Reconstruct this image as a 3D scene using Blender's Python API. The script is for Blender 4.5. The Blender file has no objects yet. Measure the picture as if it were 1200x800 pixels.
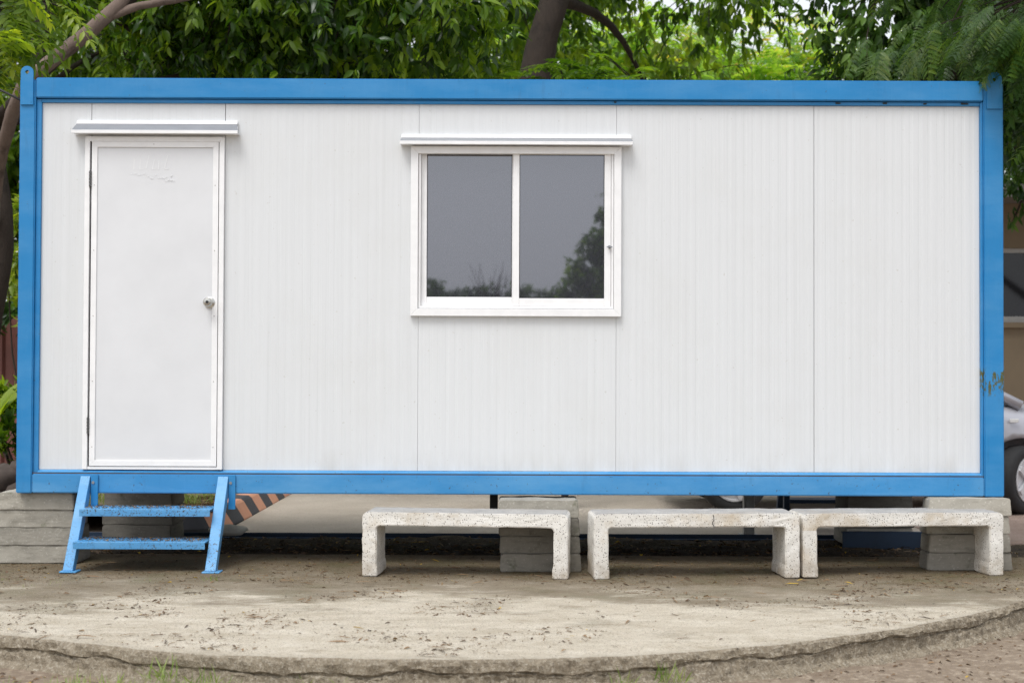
import bpy, bmesh, math, random
import numpy as np
from mathutils import Vector, Matrix, noise

R = math.radians
scn = bpy.context.scene
COL = scn.collection
rnd = random.Random(7)

# ------------------------------------------------------------------ materials
def new_mat(name):
    m = bpy.data.materials.new(name)
    m.use_nodes = True
    nt = m.node_tree
    for n in list(nt.nodes):
        nt.nodes.remove(n)
    out = nt.nodes.new('ShaderNodeOutputMaterial')
    b = nt.nodes.new('ShaderNodeBsdfPrincipled')
    nt.links.new(b.outputs[0], out.inputs[0])
    return m, nt, b, out

def N(nt, typ, **kw):
    n = nt.nodes.new(typ)
    for k, v in kw.items():
        if k.startswith('i_'):
            n.inputs[k[2:].replace('_', ' ')].default_value = v
        else:
            setattr(n, k, v)
    return n

def coords(nt, scale=(1, 1, 1), loc=(0, 0, 0), rand=False):
    tc = N(nt, 'ShaderNodeTexCoord')
    mp = N(nt, 'ShaderNodeMapping')
    mp.inputs['Scale'].default_value = scale
    mp.inputs['Location'].default_value = loc
    nt.links.new(tc.outputs['Object'], mp.inputs[0])
    if rand:
        oi = N(nt, 'ShaderNodeObjectInfo')
        mu = N(nt, 'ShaderNodeMath', operation='MULTIPLY')
        mu.inputs[1].default_value = 37.0
        nt.links.new(oi.outputs['Random'], mu.inputs[0])
        ad = N(nt, 'ShaderNodeVectorMath', operation='ADD')
        nt.links.new(tc.outputs['Object'], ad.inputs[0])
        nt.links.new(mu.outputs[0], ad.inputs[1])
        nt.links.new(ad.outputs[0], mp.inputs[0])
    return mp.outputs[0]

def noise_tex(nt, vec, scale, detail=6, rough=.6, dist=0.):
    n = N(nt, 'ShaderNodeTexNoise')
    n.inputs['Scale'].default_value = scale
    n.inputs['Detail'].default_value = detail
    n.inputs['Roughness'].default_value = rough
    n.inputs['Distortion'].default_value = dist
    nt.links.new(vec, n.inputs['Vector'])
    return n.outputs[0]

def ramp(nt, fac, stops):
    r = N(nt, 'ShaderNodeValToRGB')
    e = r.color_ramp.elements
    while len(e) < len(stops):
        e.new(.5)
    for k, (p, c) in enumerate(stops):
        e[k].position = p
        e[k].color = (c, c, c, 1) if isinstance(c, (int, float)) else (*c, 1)
    nt.links.new(fac, r.inputs[0])
    return r.outputs[0]

def mix(nt, fac, a, b, mode='MIX'):
    m = N(nt, 'ShaderNodeMix', data_type='RGBA', blend_type=mode)
    if isinstance(fac, (int, float)):
        m.inputs[0].default_value = fac
    else:
        nt.links.new(fac, m.inputs[0])
    for s, v in ((m.inputs[6], a), (m.inputs[7], b)):
        if isinstance(v, tuple):
            s.default_value = (*v, 1)
        else:
            nt.links.new(v, s)
    return m.outputs[2]

def mathn(nt, op, a, b=None):
    m = N(nt, 'ShaderNodeMath', operation=op, use_clamp=True)
    for s, v in ((m.inputs[0], a), (m.inputs[1], b)):
        if v is None:
            continue
        if isinstance(v, (int, float)):
            s.default_value = v
        else:
            nt.links.new(v, s)
    return m.outputs[0]

def bump(nt, b, h, strength=.3, dist=.01):
    n = N(nt, 'ShaderNodeBump')
    n.inputs['Strength'].default_value = strength
    n.inputs['Distance'].default_value = dist
    nt.links.new(h, n.inputs['Height'])
    nt.links.new(n.outputs[0], b.inputs['Normal'])

def simple(name, col, rough=.5, metal=0., var=.12, vscale=6., bmp=0., bscale=40.):
    m, nt, b, out = new_mat(name)
    v = coords(nt, rand=True)
    n = noise_tex(nt, v, vscale)
    f = ramp(nt, n, [(.3, 1 - var), (.7, 1 + var * .5)])
    nt.links.new(mix(nt, 1.0, col, f, 'MULTIPLY'), b.inputs['Base Color'])
    b.inputs['Roughness'].default_value = rough
    b.inputs['Metallic'].default_value = metal
    if bmp:
        bump(nt, b, noise_tex(nt, v, bscale), bmp, .004)
    return m

def mat_blue(name, wear=.675, moss=False, steps=False, fade=.22, lift=0.):
    m, nt, b, out = new_mat(name)
    v = coords(nt)
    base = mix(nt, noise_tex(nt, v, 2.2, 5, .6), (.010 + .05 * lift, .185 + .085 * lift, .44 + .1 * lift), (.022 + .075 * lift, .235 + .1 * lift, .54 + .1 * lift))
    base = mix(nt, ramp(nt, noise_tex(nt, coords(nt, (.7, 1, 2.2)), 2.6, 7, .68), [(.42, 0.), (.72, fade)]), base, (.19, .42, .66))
    base = mix(nt, ramp(nt, noise_tex(nt, coords(nt, (5, 5, 1)), 3.0, 6, .7), [(.58, 0.), (.8, .4)]), base, (.03, .11, .24))
    sc = noise_tex(nt, coords(nt, (60, 60, 3)), 1.0, 3)
    base = mix(nt, ramp(nt, sc, [(.55, 0.), (.8, .14)]), base, (.13, .34, .6))
    chips = ramp(nt, noise_tex(nt, v, 42 if not steps else 85, 5, .75), [(wear, 0.), (wear + .025, 1.)])
    patch = ramp(nt, noise_tex(nt, v, 3.1, 3, .5), [(.36, .0), (.52, 1.)])
    cm = mathn(nt, 'MULTIPLY', chips, patch)
    rust = mix(nt, noise_tex(nt, v, 80, 3), (.025, .018, .014), (.09, .065, .042))
    c = mix(nt, cm, base, rust)
    if moss:
        geo = N(nt, 'ShaderNodeNewGeometry')
        sx = N(nt, 'ShaderNodeSeparateXYZ')
        nt.links.new(geo.outputs['Position'], sx.inputs[0])
        zr = N(nt, 'ShaderNodeMapRange')
        nt.links.new(sx.outputs[2], zr.inputs[0])
        zr.inputs[1].default_value = .80; zr.inputs[2].default_value = 1.42
        band = ramp(nt, zr.outputs[0], [(.0, 0.), (.35, .5), (.55, 1.), (.72, .55), (1., 0.)])
        mn = noise_tex(nt, coords(nt, (38, 38, 15)), 1.0, 6, .75)
        mm = ramp(nt, mathn(nt, 'MULTIPLY', mn, mathn(nt, 'ADD', band, .22)), [(.50, 0.), (.545, 1.)])
        c = mix(nt, mm, c, mix(nt, noise_tex(nt, v, 70), (.03, .055, .015), (.15, .14, .045)))
    nt.links.new(c, b.inputs['Base Color'])
    b.inputs['Roughness'].default_value = .42
    b.inputs['Specular IOR Level'].default_value = .4
    bump(nt, b, noise_tex(nt, v, 9, 3), .12, .01)
    return m

def mat_wall():
    m, nt, b, out = new_mat('white_panel_sheet')
    v = coords(nt)
    streak = noise_tex(nt, coords(nt, (26, 26, .55)), 1.0, 6, .65)
    fine = noise_tex(nt, coords(nt, (130, 130, .7)), 1.0, 3, .6)
    c = mix(nt, ramp(nt, streak, [(.30, 0.), (.72, 1.)]), (.672, .688, .697), (.704, .720, .730))
    c = mix(nt, ramp(nt, fine, [(.52, 0.), (.72, .3)]), c, (.59, .602, .605))
    blot = noise_tex(nt, v, 1.7, 6, .65)
    c = mix(nt, ramp(nt, blot, [(.48, 0.), (.75, .38)]), c, (.63, .635, .62))
    spots = ramp(nt, noise_tex(nt, v, 48, 2, .5), [(.735, 0.), (.76, .35)])
    c = mix(nt, spots, c, (.45, .42, .36))
    # splash dirt low on the sheet
    geo = N(nt, 'ShaderNodeNewGeometry')
    sx = N(nt, 'ShaderNodeSeparateXYZ')
    nt.links.new(geo.outputs['Position'], sx.inputs[0])
    zr = N(nt, 'ShaderNodeMapRange')
    nt.links.new(sx.outputs[2], zr.inputs[0])
    zr.inputs[1].default_value = .72; zr.inputs[2].default_value = .57
    dirt = mathn(nt, 'MULTIPLY', zr.outputs[0], ramp(nt, noise_tex(nt, coords(nt, (9, 9, 2)), 1, 5), [(.4, 0.), (.8, .5)]))
    c = mix(nt, dirt, c, (.45, .42, .37))
    nt.links.new(c, b.inputs['Base Color'])
    b.inputs['Roughness'].default_value = .48
    b.inputs['Specular IOR Level'].default_value = .35
    bump(nt, b, noise_tex(nt, coords(nt, (5, 5, .8)), 1., 3), .10, .01)
    return m

def mat_concrete_slab():
    m, nt, b, out = new_mat('weathered_concrete')
    v = coords(nt)
    big = noise_tex(nt, v, .8, 7, .62)
    med = noise_tex(nt, coords(nt, (1, 2.6, 1)), 2.6, 8, .7)
    c = mix(nt, ramp(nt, med, [(.3, 0.), (.7, 1.)]), (.45, .385, .285), (.69, .625, .515))
    c = mix(nt, ramp(nt, noise_tex(nt, v, 14, 6, .7), [(.45, 0.), (.75, .5)]), c, (.74, .69, .59))
    # damp mossy band near the cabin (a real stain: drip zone), its own ragged shape
    geo = N(nt, 'ShaderNodeNewGeometry')
    sx = N(nt, 'ShaderNodeSeparateXYZ')
    nt.links.new(geo.outputs['Position'], sx.inputs[0])
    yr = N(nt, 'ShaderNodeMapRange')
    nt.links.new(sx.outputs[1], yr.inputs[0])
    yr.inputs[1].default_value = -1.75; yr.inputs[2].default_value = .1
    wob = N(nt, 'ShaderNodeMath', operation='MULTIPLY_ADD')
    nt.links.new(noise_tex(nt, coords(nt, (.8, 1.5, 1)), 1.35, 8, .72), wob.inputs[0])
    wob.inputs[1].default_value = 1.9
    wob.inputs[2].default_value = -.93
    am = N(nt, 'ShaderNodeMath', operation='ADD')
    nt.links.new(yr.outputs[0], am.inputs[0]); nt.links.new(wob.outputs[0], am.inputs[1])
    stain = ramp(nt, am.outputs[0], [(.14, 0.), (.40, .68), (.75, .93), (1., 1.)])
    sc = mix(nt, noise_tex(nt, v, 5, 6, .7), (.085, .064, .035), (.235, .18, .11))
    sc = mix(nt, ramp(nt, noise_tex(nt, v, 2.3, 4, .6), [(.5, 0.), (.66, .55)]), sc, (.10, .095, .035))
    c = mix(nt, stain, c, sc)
    blotch = ramp(nt, noise_tex(nt, coords(nt, (1, 2.2, 1), (3.7, 1.2, 0)), 3.4, 8, .75), [(.56, 0.), (.70, .55)])
    c = mix(nt, blotch, c, (.27, .215, .14))
    spk = ramp(nt, noise_tex(nt, v, 120, 2, .5), [(.60, 0.), (.66, .75)])
    c = mix(nt, spk, c, (.20, .155, .105))
    spk3 = ramp(nt, noise_tex(nt, coords(nt, (1, 1.7, 1)), 46, 4, .65), [(.60, 0.), (.68, .6)])
    c = mix(nt, spk3, c, (.24, .185, .12))
    spk2 = ramp(nt, noise_tex(nt, v, 160, 2, .5), [(.66, 0.), (.72, .6)])
    c = mix(nt, spk2, c, (.75, .72, .66))
    # brown weathering on the broken edge face (normals pointing sideways)
    ea = N(nt, 'ShaderNodeAttribute', attribute_name='edge')
    side = mathn(nt, 'MULTIPLY', ea.outputs['Fac'], ramp(nt, noise_tex(nt, v, 45, 5, .7), [(.28, .45), (.5, 1.)]))
    ec = mix(nt, noise_tex(nt, v, 7, 7, .75), (.13, .10, .065), (.40, .34, .25))
    ec = mix(nt, ramp(nt, noise_tex(nt, v, 75, 4, .7), [(.52, 0.), (.64, .8)]), ec, (.47, .42, .34))
    ec = mix(nt, ramp(nt, noise_tex(nt, v, 60, 3, .7), [(.3, .8), (.42, 0.)]), ec, (.07, .055, .04))
    c = mix(nt, side, c, ec)
    nt.links.new(c, b.inputs['Base Color'])
    b.inputs['Roughness'].default_value = .85
    b.inputs['Specular IOR Level'].default_value = .25
    h = N(nt, 'ShaderNodeMath', operation='ADD')
    nt.links.new(noise_tex(nt, v, 22, 8, .75), h.inputs[0])
    nt.links.new(noise_tex(nt, v, 150, 3, .6), h.inputs[1])
    bump(nt, b, h.outputs[0], 1., .011)
    return m

def mat_ground(name, a, bcol, ccol, sc=3., spk=(.30, .22, .12)):
    m, nt, b, out = new_mat(name)
    v = coords(nt)
    c = mix(nt, ramp(nt, noise_tex(nt, v, sc, 8, .7), [(.3, 0.), (.7, 1.)]), a, bcol)
    c = mix(nt, ramp(nt, noise_tex(nt, v, sc * 9, 5, .7), [(.5, 0.), (.66, .8)]), c, ccol)
    c = mix(nt, ramp(nt, noise_tex(nt, v, sc * 34, 3, .6), [(.6, 0.), (.68, .8)]), c, spk)
    nt.links.new(c, b.inputs['Base Color'])
    b.inputs['Roughness'].default_value = .9
    b.inputs['Specular IOR Level'].default_value = .2
    h = N(nt, 'ShaderNodeMath', operation='ADD')
    nt.links.new(noise_tex(nt, v, 18, 8, .75), h.inputs[0])
    nt.links.new(noise_tex(nt, v, 110, 3, .6), h.inputs[1])
    bump(nt, b, h.outputs[0], .7, .012)
    return m

def mat_terrazzo():
    m, nt, b, out = new_mat('white_terrazzo_concrete')
    v = coords(nt, rand=True)
    c = mix(nt, noise_tex(nt, v, 5, 6, .65), (.64, .61, .55), (.84, .82, .775))
    vo = N(nt, 'ShaderNodeTexVoronoi', feature='F1')
    vo.inputs['Scale'].default_value = 92
    nt.links.new(v, vo.inputs['Vector'])
    pick = N(nt, 'ShaderNodeSeparateColor')
    nt.links.new(vo.outputs['Color'], pick.inputs[0])
    small = mathn(nt, 'LESS_THAN', vo.outputs['Distance'], .26)
    some = mathn(nt, 'LESS_THAN', pick.outputs[0], .62)
    c = mix(nt, mathn(nt, 'MULTIPLY', small, some), c, (.10, .085, .07))
    vo2 = N(nt, 'ShaderNodeTexVoronoi', feature='F1')
    vo2.inputs['Scale'].default_value = 165
    nt.links.new(v, vo2.inputs['Vector'])
    s2 = mathn(nt, 'LESS_THAN', vo2.outputs['Distance'], .22)
    c = mix(nt, mathn(nt, 'MULTIPLY', s2, .7), c, (.22, .19, .15))
    st = ramp(nt, noise_tex(nt, v, 3.2, 6, .7), [(.50, 0.), (.68, .7)])
    c = mix(nt, st, c, (.47, .375, .25))
    gz_ = N(nt, 'ShaderNodeNewGeometry'); sz_ = N(nt, 'ShaderNodeSeparateXYZ'); nt.links.new(gz_.outputs['Position'], sz_.inputs[0])
    fr_ = N(nt, 'ShaderNodeMapRange'); nt.links.new(sz_.outputs[2], fr_.inputs[0]); fr_.inputs[1].default_value = .16; fr_.inputs[2].default_value = 0.
    c = mix(nt, mathn(nt, 'MULTIPLY', fr_.outputs[0], ramp(nt, noise_tex(nt, v, 14, 6, .7), [(.35, .1), (.65, .85)])), c, (.33, .26, .17))
    # top faces greyed: grime, plus painted shade from the trees overhead
    geo = N(nt, 'ShaderNodeNewGeometry')
    nz = N(nt, 'ShaderNodeSeparateXYZ')
    nt.links.new(geo.outputs['True Normal'], nz.inputs[0])
    top = mathn(nt, 'MULTIPLY', ramp(nt, nz.outputs[2], [(.6, 0.), (.9, 1.)]), ramp(nt, noise_tex(nt, v, 9, 6, .7), [(.25, .55), (.7, .95)]))
    c = mix(nt, top, c, (.25, .245, .24))
    nt.links.new(c, b.inputs['Base Color'])
    b.inputs['Roughness'].default_value = .75
    bump(nt, b, noise_tex(nt, v, 45, 6, .7), .45, .006)
    return m

def mat_block(dark=0):
    m, nt, b, out = new_mat('shade_darkened_block' if dark else 'cast_concrete_block')
    v = coords(nt, rand=True)
    oi = N(nt, 'ShaderNodeObjectInfo')
    c = mix(nt, noise_tex(nt, v, 4, 7, .7), (.27, .25, .205), (.53, .495, .425))
    c = mix(nt, ramp(nt, noise_tex(nt, coords(nt, (6, 6, 20), rand=True), 1, 6, .7), [(.5, 0.), (.7, .6)]), c, (.16, .15, .12))
    c = mix(nt, ramp(nt, noise_tex(nt, v, 9, 4, .6), [(.62, 0.), (.72, .7)]), c, (.12, .13, .07))
    c = mix(nt, ramp(nt, noise_tex(nt, v, 70, 3, .6), [(.6, 0.), (.68, .7)]), c, (.6, .57, .5))
    f = N(nt, 'ShaderNodeMapRange')
    nt.links.new(oi.outputs['Random'], f.inputs[0])
    f.inputs[3].default_value = .72; f.inputs[4].default_value = 1.1
    if dark: c = mix(nt, dark, c, (.035, .032, .028))  # darkens the base colour to paint in shade under the cabin
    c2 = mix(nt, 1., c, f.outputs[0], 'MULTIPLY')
    nt.links.new(c2, b.inputs['Base Color'])
    b.inputs['Roughness'].default_value = .85
    bump(nt, b, noise_tex(nt, v, 38, 8, .75), .5, .006)
    return m

def mat_leaf(name, cols, trans=.4, rough=.38):
    m, nt, b, out = new_mat(name)
    at = N(nt, 'ShaderNodeAttribute', attribute_name='tint')
    c = ramp(nt, at.outputs['Fac'], [(k / (len(cols) - 1), col) for k, col in enumerate(cols)])
    nt.links.new(c, b.inputs['Base Color'])
    b.inputs['Roughness'].default_value = rough
    b.inputs['Specular IOR Level'].default_value = .5
    tr = N(nt, 'ShaderNodeBsdfTranslucent')
    tc = mix(nt, 1., c, (1.7, 1.65, .5), 'MULTIPLY')
    nt.links.new(tc, tr.inputs[0])
    ms = N(nt, 'ShaderNodeMixShader')
    ms.inputs[0].default_value = trans
    nt.links.new(b.outputs[0], ms.inputs[1])
    nt.links.new(tr.outputs[0], ms.inputs[2])
    nt.links.new(ms.outputs[0], out.inputs[0])
    return m

def mat_bark(name, a, bcol):
    m, nt, b, out = new_mat(name)
    v = coords(nt, (1, 1, .35))
    c = mix(nt, noise_tex(nt, v, 14, 8, .7), a, bcol)
    c = mix(nt, ramp(nt, noise_tex(nt, coords(nt), 5, 5, .6), [(.55, 0.), (.68, .7)]), c, tuple(x * .4 for x in a))
    nt.links.new(c, b.inputs['Base Color'])
    b.inputs['Roughness'].default_value = .9
    bump(nt, b, noise_tex(nt, v, 30, 8, .75), .8, .02)
    return m

def mat_glass():
    m, nt, b, out = new_mat('tinted_mirror_glass')
    v = coords(nt)
    grain = noise_tex(nt, v, 210, 2, .5)
    c = mix(nt, ramp(nt, grain, [(.35, 0.), (.65, 1.)]), (.014, .014, .02), (.07, .07, .084))
    nt.links.new(c, b.inputs['Base Color'])
    b.inputs['Roughness'].default_value = .02
    b.inputs['IOR'].default_value = 2.75
    b.inputs['Specular Tint'].default_value = (.93, .945, 1., 1)
    bump(nt, b, noise_tex(nt, v, 3.0, 2, .5), .02, .004)
    return m

def mat_kerb():
    m, nt, b, out = new_mat('striped_kerb_paint')
    geo = N(nt, 'ShaderNodeNewGeometry')
    at = N(nt, 'ShaderNodeAttribute', attribute_name='run')
    st = mathn(nt, 'GREATER_THAN', mathn(nt, 'FRACT', mathn(nt, 'MULTIPLY', at.outputs['Fac'], 1 / .001)), .5)
    md = N(nt, 'ShaderNodeMath', operation='FRACT')
    mm = N(nt, 'ShaderNodeMath', operation='MULTIPLY')
    mm.inputs[1].default_value = 1 / .72
    nt.links.new(at.outputs['Fac'], mm.inputs[0]); nt.links.new(mm.outputs[0], md.inputs[0])
    st = mathn(nt, 'GREATER_THAN', md.outputs[0], .5)
    v = coords(nt)
    c = mix(nt, st, mix(nt, noise_tex(nt, v, 6), (.70, .31, .18), (.84, .44, .29)), mix(nt, noise_tex(nt, v, 6), (.045, .045, .055), (.085, .085, .095)))
    c = mix(nt, ramp(nt, noise_tex(nt, v, 25, 5, .7), [(.6, 0.), (.7, .5)]), c, (.3, .26, .2))
    nt.links.new(c, b.inputs['Base Color'])
    b.inputs['Roughness'].default_value = .7
    return m

M = {}
M['blue'] = mat_blue('blue_steel_paint')
M['blue_low'] = mat_blue('scuffed_bounce_lit_blue_paint', wear=.635, fade=.42, lift=.45)  # scuffed paint; lift paints ground bounce light into the lower beam and sill
M['blue_moss'] = mat_blue('blue_steel_paint_mossy', moss=True)
M['blue_worn'] = mat_blue('worn_blue_step_paint', wear=.56, steps=True, fade=.75, lift=1.)
M['wall'] = mat_wall()
M['door'] = simple('white_door_sheet', (.70, .71, .725), .45, 0, .05, 3, .05, 6)
M['trim'] = simple('white_aluminium_trim', (.86, .86, .86), .4, 0, .06, 12)
M['grey'] = simple('grey_aluminium', (.27, .28, .30), .42, .25, .1, 9)
M['hinge'] = simple('blackened_hinge', (.12, .12, .12), .45, .4)
M['dark'] = simple('dark_gap_seal', (.018, .018, .02), .7)
M['black'] = simple('black_rubber', (.02, .02, .021), .75, 0, .2, 20, .3)
M['chrome'] = simple('satin_metal_knob', (.55, .54, .50), .25, 1., .1)
M['residue'] = simple('sticker_glue_residue', (.755, .765, .775), .6, 0, .03)
M['slab'] = mat_concrete_slab()
M['soil'] = mat_ground('soil_and_grit', (.15, .11, .078), (.30, .24, .18), (.42, .35, .27))
M['shade_soil'] = mat_ground('shade_darkened_earth', (.028, .021, .015), (.065, .05, .035), (.10, .08, .057))  # earth colour darkened to paint in the shade under the cabin
M['road'] = mat_ground('worn_concrete_road', (.42, .36, .29), (.60, .53, .45), (.50, .44, .365), 1.2, (.28, .24, .19))
M['pave'] = mat_ground('reddish_pavers', (.30, .22, .18), (.42, .32, .27), (.36, .27, .22), 2.)
M['terrazzo'] = mat_terrazzo()
M['block'] = mat_block()
M['block_dark'] = mat_block(.72)  # rear blocks, their lack of light painted into the colour
M['block_damp_shade'] = mat_block(.42)  # lower blocks, darkened for damp and for painted shade
M['glass'] = mat_glass()
M['kerb'] = mat_kerb()
M['stone'] = simple('pale_stone', (.72, .69, .62), .85, 0, .25, 9, .5, 30)
M['rock'] = simple('dark_brown_rock', (.085, .065, .055), .9, 0, .4, 8, .8, 20)
M['rust_fence'] = simple('red_brown_sheet', (.19, .072, .058), .6, 0, .25, 3)
M['beige'] = simple('beige_render', (.24, .185, .12), .85, 0, .12, 2)
M['roof'] = simple('grey_roof_sheet', (.2, .19, .18), .6)
M['pane_dark'] = simple('dark_window_pane', (.012, .012, .014), .08)
M['silver'] = simple('silver_car_paint', (.48, .48, .52), .3, .35, .03)
M['rim'] = simple('alloy_rim', (.62, .62, .64), .35, .15, .05)
M['lens'] = simple('clear_lens', (.75, .75, .74), .15)
M['amber'] = simple('red_lamp_lens', (.45, .02, .02), .2)
M['steelpost'] = simple('grey_galvanised_post', (.42, .41, .39), .5, .2, .2)
M['navy'] = simple('dark_blue_steel', (.012, .035, .075), .5, .0, .3, 5)
M['litter'] = mat_leaf('dry_leaf_litter', [(.05, .032, .02), (.13, .075, .038), (.26, .17, .09), (.085, .05, .03), (.55, .36, .03)], .1, .7)
M['grassm'] = mat_leaf('grass_blades', [(.12, .20, .035), (.20, .30, .06), (.34, .38, .14)], .35, .5)
M['bark_grey'] = mat_bark('grey_brown_bark', (.11, .077, .06), (.25, .185, .15))
M['bark_dark'] = mat_bark('dark_brown_bark', (.018, .013, .010), (.062, .043, .031))
M['leaf_mango'] = mat_leaf('broad_glossy_leaves', [(.02, .052, .008), (.05, .118, .012), (.115, .21, .018), (.24, .36, .035)], .46, .27)
M['leaf_mid'] = mat_leaf('mid_green_leaves', [(.03, .075, .010), (.07, .15, .012), (.14, .25, .018), (.25, .36, .03)], .52)
M['leaf_bright'] = mat_leaf('bright_far_leaves', [(.10, .22, .035), (.20, .36, .06), (.31, .48, .10), (.38, .52, .14), (.52, .30, .09)], .58, .6)
M['leaf_dark'] = mat_leaf('dark_leaves', [(.016, .046, .010), (.034, .088, .014), (.07, .155, .022), (.17, .29, .06)], .38)
M['leaf_fern'] = mat_leaf('feathery_leaves', [(.022, .060, .012), (.04, .095, .016), (.075, .14, .018), (.14, .19, .02)], .40)
M['leaf_lime'] = mat_leaf('lime_leaves', [(.08, .15, .012), (.16, .26, .02), (.27, .37, .03), (.36, .43, .05)], .5)
M['cable'] = simple('black_cable', (.02, .02, .02), .5)

# ------------------------------------------------------------------ mesh helpers
class MB:
    def __init__(s):
        s.v = []; s.f = []
    def box(s, x0, x1, y0, y1, z0, z1):
        k = len(s.v)
        s.v += [(x0, y0, z0), (x1, y0, z0), (x1, y1, z0), (x0, y1, z0), (x0, y0, z1), (x1, y0, z1), (x1, y1, z1), (x0, y1, z1)]
        s.f += [tuple(k + i for i in q) for q in ((0, 3, 2, 1), (4, 5, 6, 7), (0, 1, 5, 4), (1, 2, 6, 5), (2, 3, 7, 6), (3, 0, 4, 7))]
        return s
    def prism(s, prof, axis, a0, a1):
        """prof: list of 2-D points (ccw or cw), extruded along axis 'x','y' or 'z' from a0 to a1"""
        k = len(s.v); n = len(prof)
        for a in (a0, a1):
            for (p, q) in prof:
                s.v.append({'x': (a, p, q), 'y': (p, a, q), 'z': (p, q, a)}[axis])
        for i in range(n):
            j = (i + 1) % n
            s.f.append((k + i, k + j, k + n + j, k + n + i))
        s.f.append(tuple(k + i for i in reversed(range(n))))
        s.f.append(tuple(k + n + i for i in range(n)))
        return s
    def hexa(s, lo, hi):
        """two quads (lists of four 3-D points) joined"""
        k = len(s.v)
        s.v += list(lo) + list(hi)
        s.f += [tuple(k + i for i in q) for q in ((0, 3, 2, 1), (4, 5, 6, 7), (0, 1, 5, 4), (1, 2, 6, 5), (2, 3, 7, 6), (3, 0, 4, 7))]
        return s
    def tube(s, pts, radii, n=8, cap=True):
        k = len(s.v)
        pts = [Vector(p) for p in pts]
        if isinstance(radii, (int, float)):
            radii = [radii] * len(pts)
        ref = Vector((.31, .22, .93))
        for i, p in enumerate(pts):
            d = (pts[min(i + 1, len(pts) - 1)] - pts[max(i - 1, 0)])
            d = d.normalized() if d.length > 1e-9 else Vector((0, 0, 1))
            a = d.cross(ref)
            if a.length < .05:
                a = d.cross(Vector((1, 0, 0)))
            a.normalize(); b2 = d.cross(a)
            for j in range(n):
                t = 2 * math.pi * j / n
                s.v.append(tuple(p + (a * math.cos(t) + b2 * math.sin(t)) * radii[i]))
        for i in range(len(pts) - 1):
            for j in range(n):
                j2 = (j + 1) % n
                s.f.append((k + i * n + j, k + i * n + j2, k + (i + 1) * n + j2, k + (i + 1) * n + j))
        if cap:
            s.f.append(tuple(k + j for j in reversed(range(n))))
            s.f.append(tuple(k + (len(pts) - 1) * n + j for j in range(n)))
        return s
    def lathe(s, prof, centre, axis='y', n=24):
        """prof: (radius, along) pairs, revolved about axis through centre"""
        k = len(s.v); c = centre
        for (r, a) in prof:
            for j in range(n):
                t = 2 * math.pi * j / n
                u, w = r * math.cos(t), r * math.sin(t)
                s.v.append({'y': (c[0] + u, c[1] + a, c[2] + w), 'x': (c[0] + a, c[1] + u, c[2] + w), 'z': (c[0] + u, c[1] + w, c[2] + a)}[axis])
        for i in range(len(prof) - 1):
            for j in range(n):
                j2 = (j + 1) % n
                s.f.append((k + i * n + j, k + i * n + j2, k + (i + 1) * n + j2, k + (i + 1) * n + j))
        s.f.append(tuple(k + j for j in reversed(range(n))))
        s.f.append(tuple(k + (len(prof) - 1) * n + j for j in range(n)))
        return s
    def build(s, name, mat, parent=None, bevel=0., seg=1, smooth=False, jitter=0., jscale=12., cuts=0):
        org = Vector(root_of(parent).location) if parent else Vector((0, 0, 0))
        me = bpy.data.meshes.new(name)
        me.from_pydata([tuple(Vector(p) - org) for p in s.v], [], s.f)
        bm = bmesh.new(); bm.from_mesh(me)
        bmesh.ops.recalc_face_normals(bm, faces=bm.faces)
        if bevel:
            ed = [e for e in bm.edges if len(e.link_faces) == 2 and e.calc_face_angle(0) > .5]
            bmesh.ops.bevel(bm, geom=ed, offset=bevel, segments=seg, affect='EDGES', clamp_overlap=True)
        if cuts:
            bmesh.ops.triangulate(bm, faces=[f for f in bm.faces if len(f.verts) > 4])
            for _ in range(cuts):
                bmesh.ops.subdivide_edges(bm, edges=[e for e in bm.edges if e.calc_length() > .035], cuts=1, use_grid_fill=True)
        if jitter:
            for v in bm.verts:
                p = v.co + org
                d = Vector((noise.noise(p * jscale), noise.noise(p * jscale + Vector((31, 7, 3))), noise.noise(p * jscale + Vector((5, 17, 41)))))
                v.co += d * jitter
        if smooth:
            for f in bm.faces:
                f.smooth = True
        bm.to_mesh(me); bm.free()
        o = bpy.data.objects.new(name, me)
        COL.objects.link(o)
        if mat is not None:
            me.materials.append(mat)
        if parent:
            o.parent = parent
        return o

def root_of(o):
    while o.parent:
        o = o.parent
    return o

def tag(o, label=None, cat=None, group=None, kind=None):
    if label: o['label'] = label
    if cat: o['category'] = cat
    if group: o['group'] = group
    if kind: o['kind'] = kind
    return o

def thing(name, label, cat, loc, group=None):
    o = bpy.data.objects.new(name, None)
    COL.objects.link(o)
    o.location = loc
    o.empty_display_size = .2
    return tag(o, label, cat, group)

# ------------------------------------------------------------------ ground
def grid_sheet(name, xs, ys, zf, mat):
    v = [(x, y, zf(x, y)) for y in ys for x in xs]
    n = len(xs)
    f = [(j * n + i, j * n + i + 1, (j + 1) * n + i + 1, (j + 1) * n + i) for j in range(len(ys) - 1) for i in range(n - 1)]
    me = bpy.data.meshes.new(name)
    me.from_pydata(v, [], f)
    for p in me.polygons:
        p.use_smooth = True
    me.materials.append(mat)
    o = bpy.data.objects.new(name, me)
    COL.objects.link(o)
    return o

def frange(a, b, n):
    return [a + (b - a) * i / (n - 1) for i in range(n)]

def nz(x, y, s=1., seed=0.):
    return noise.noise(Vector((x * s, y * s, seed)))

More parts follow.
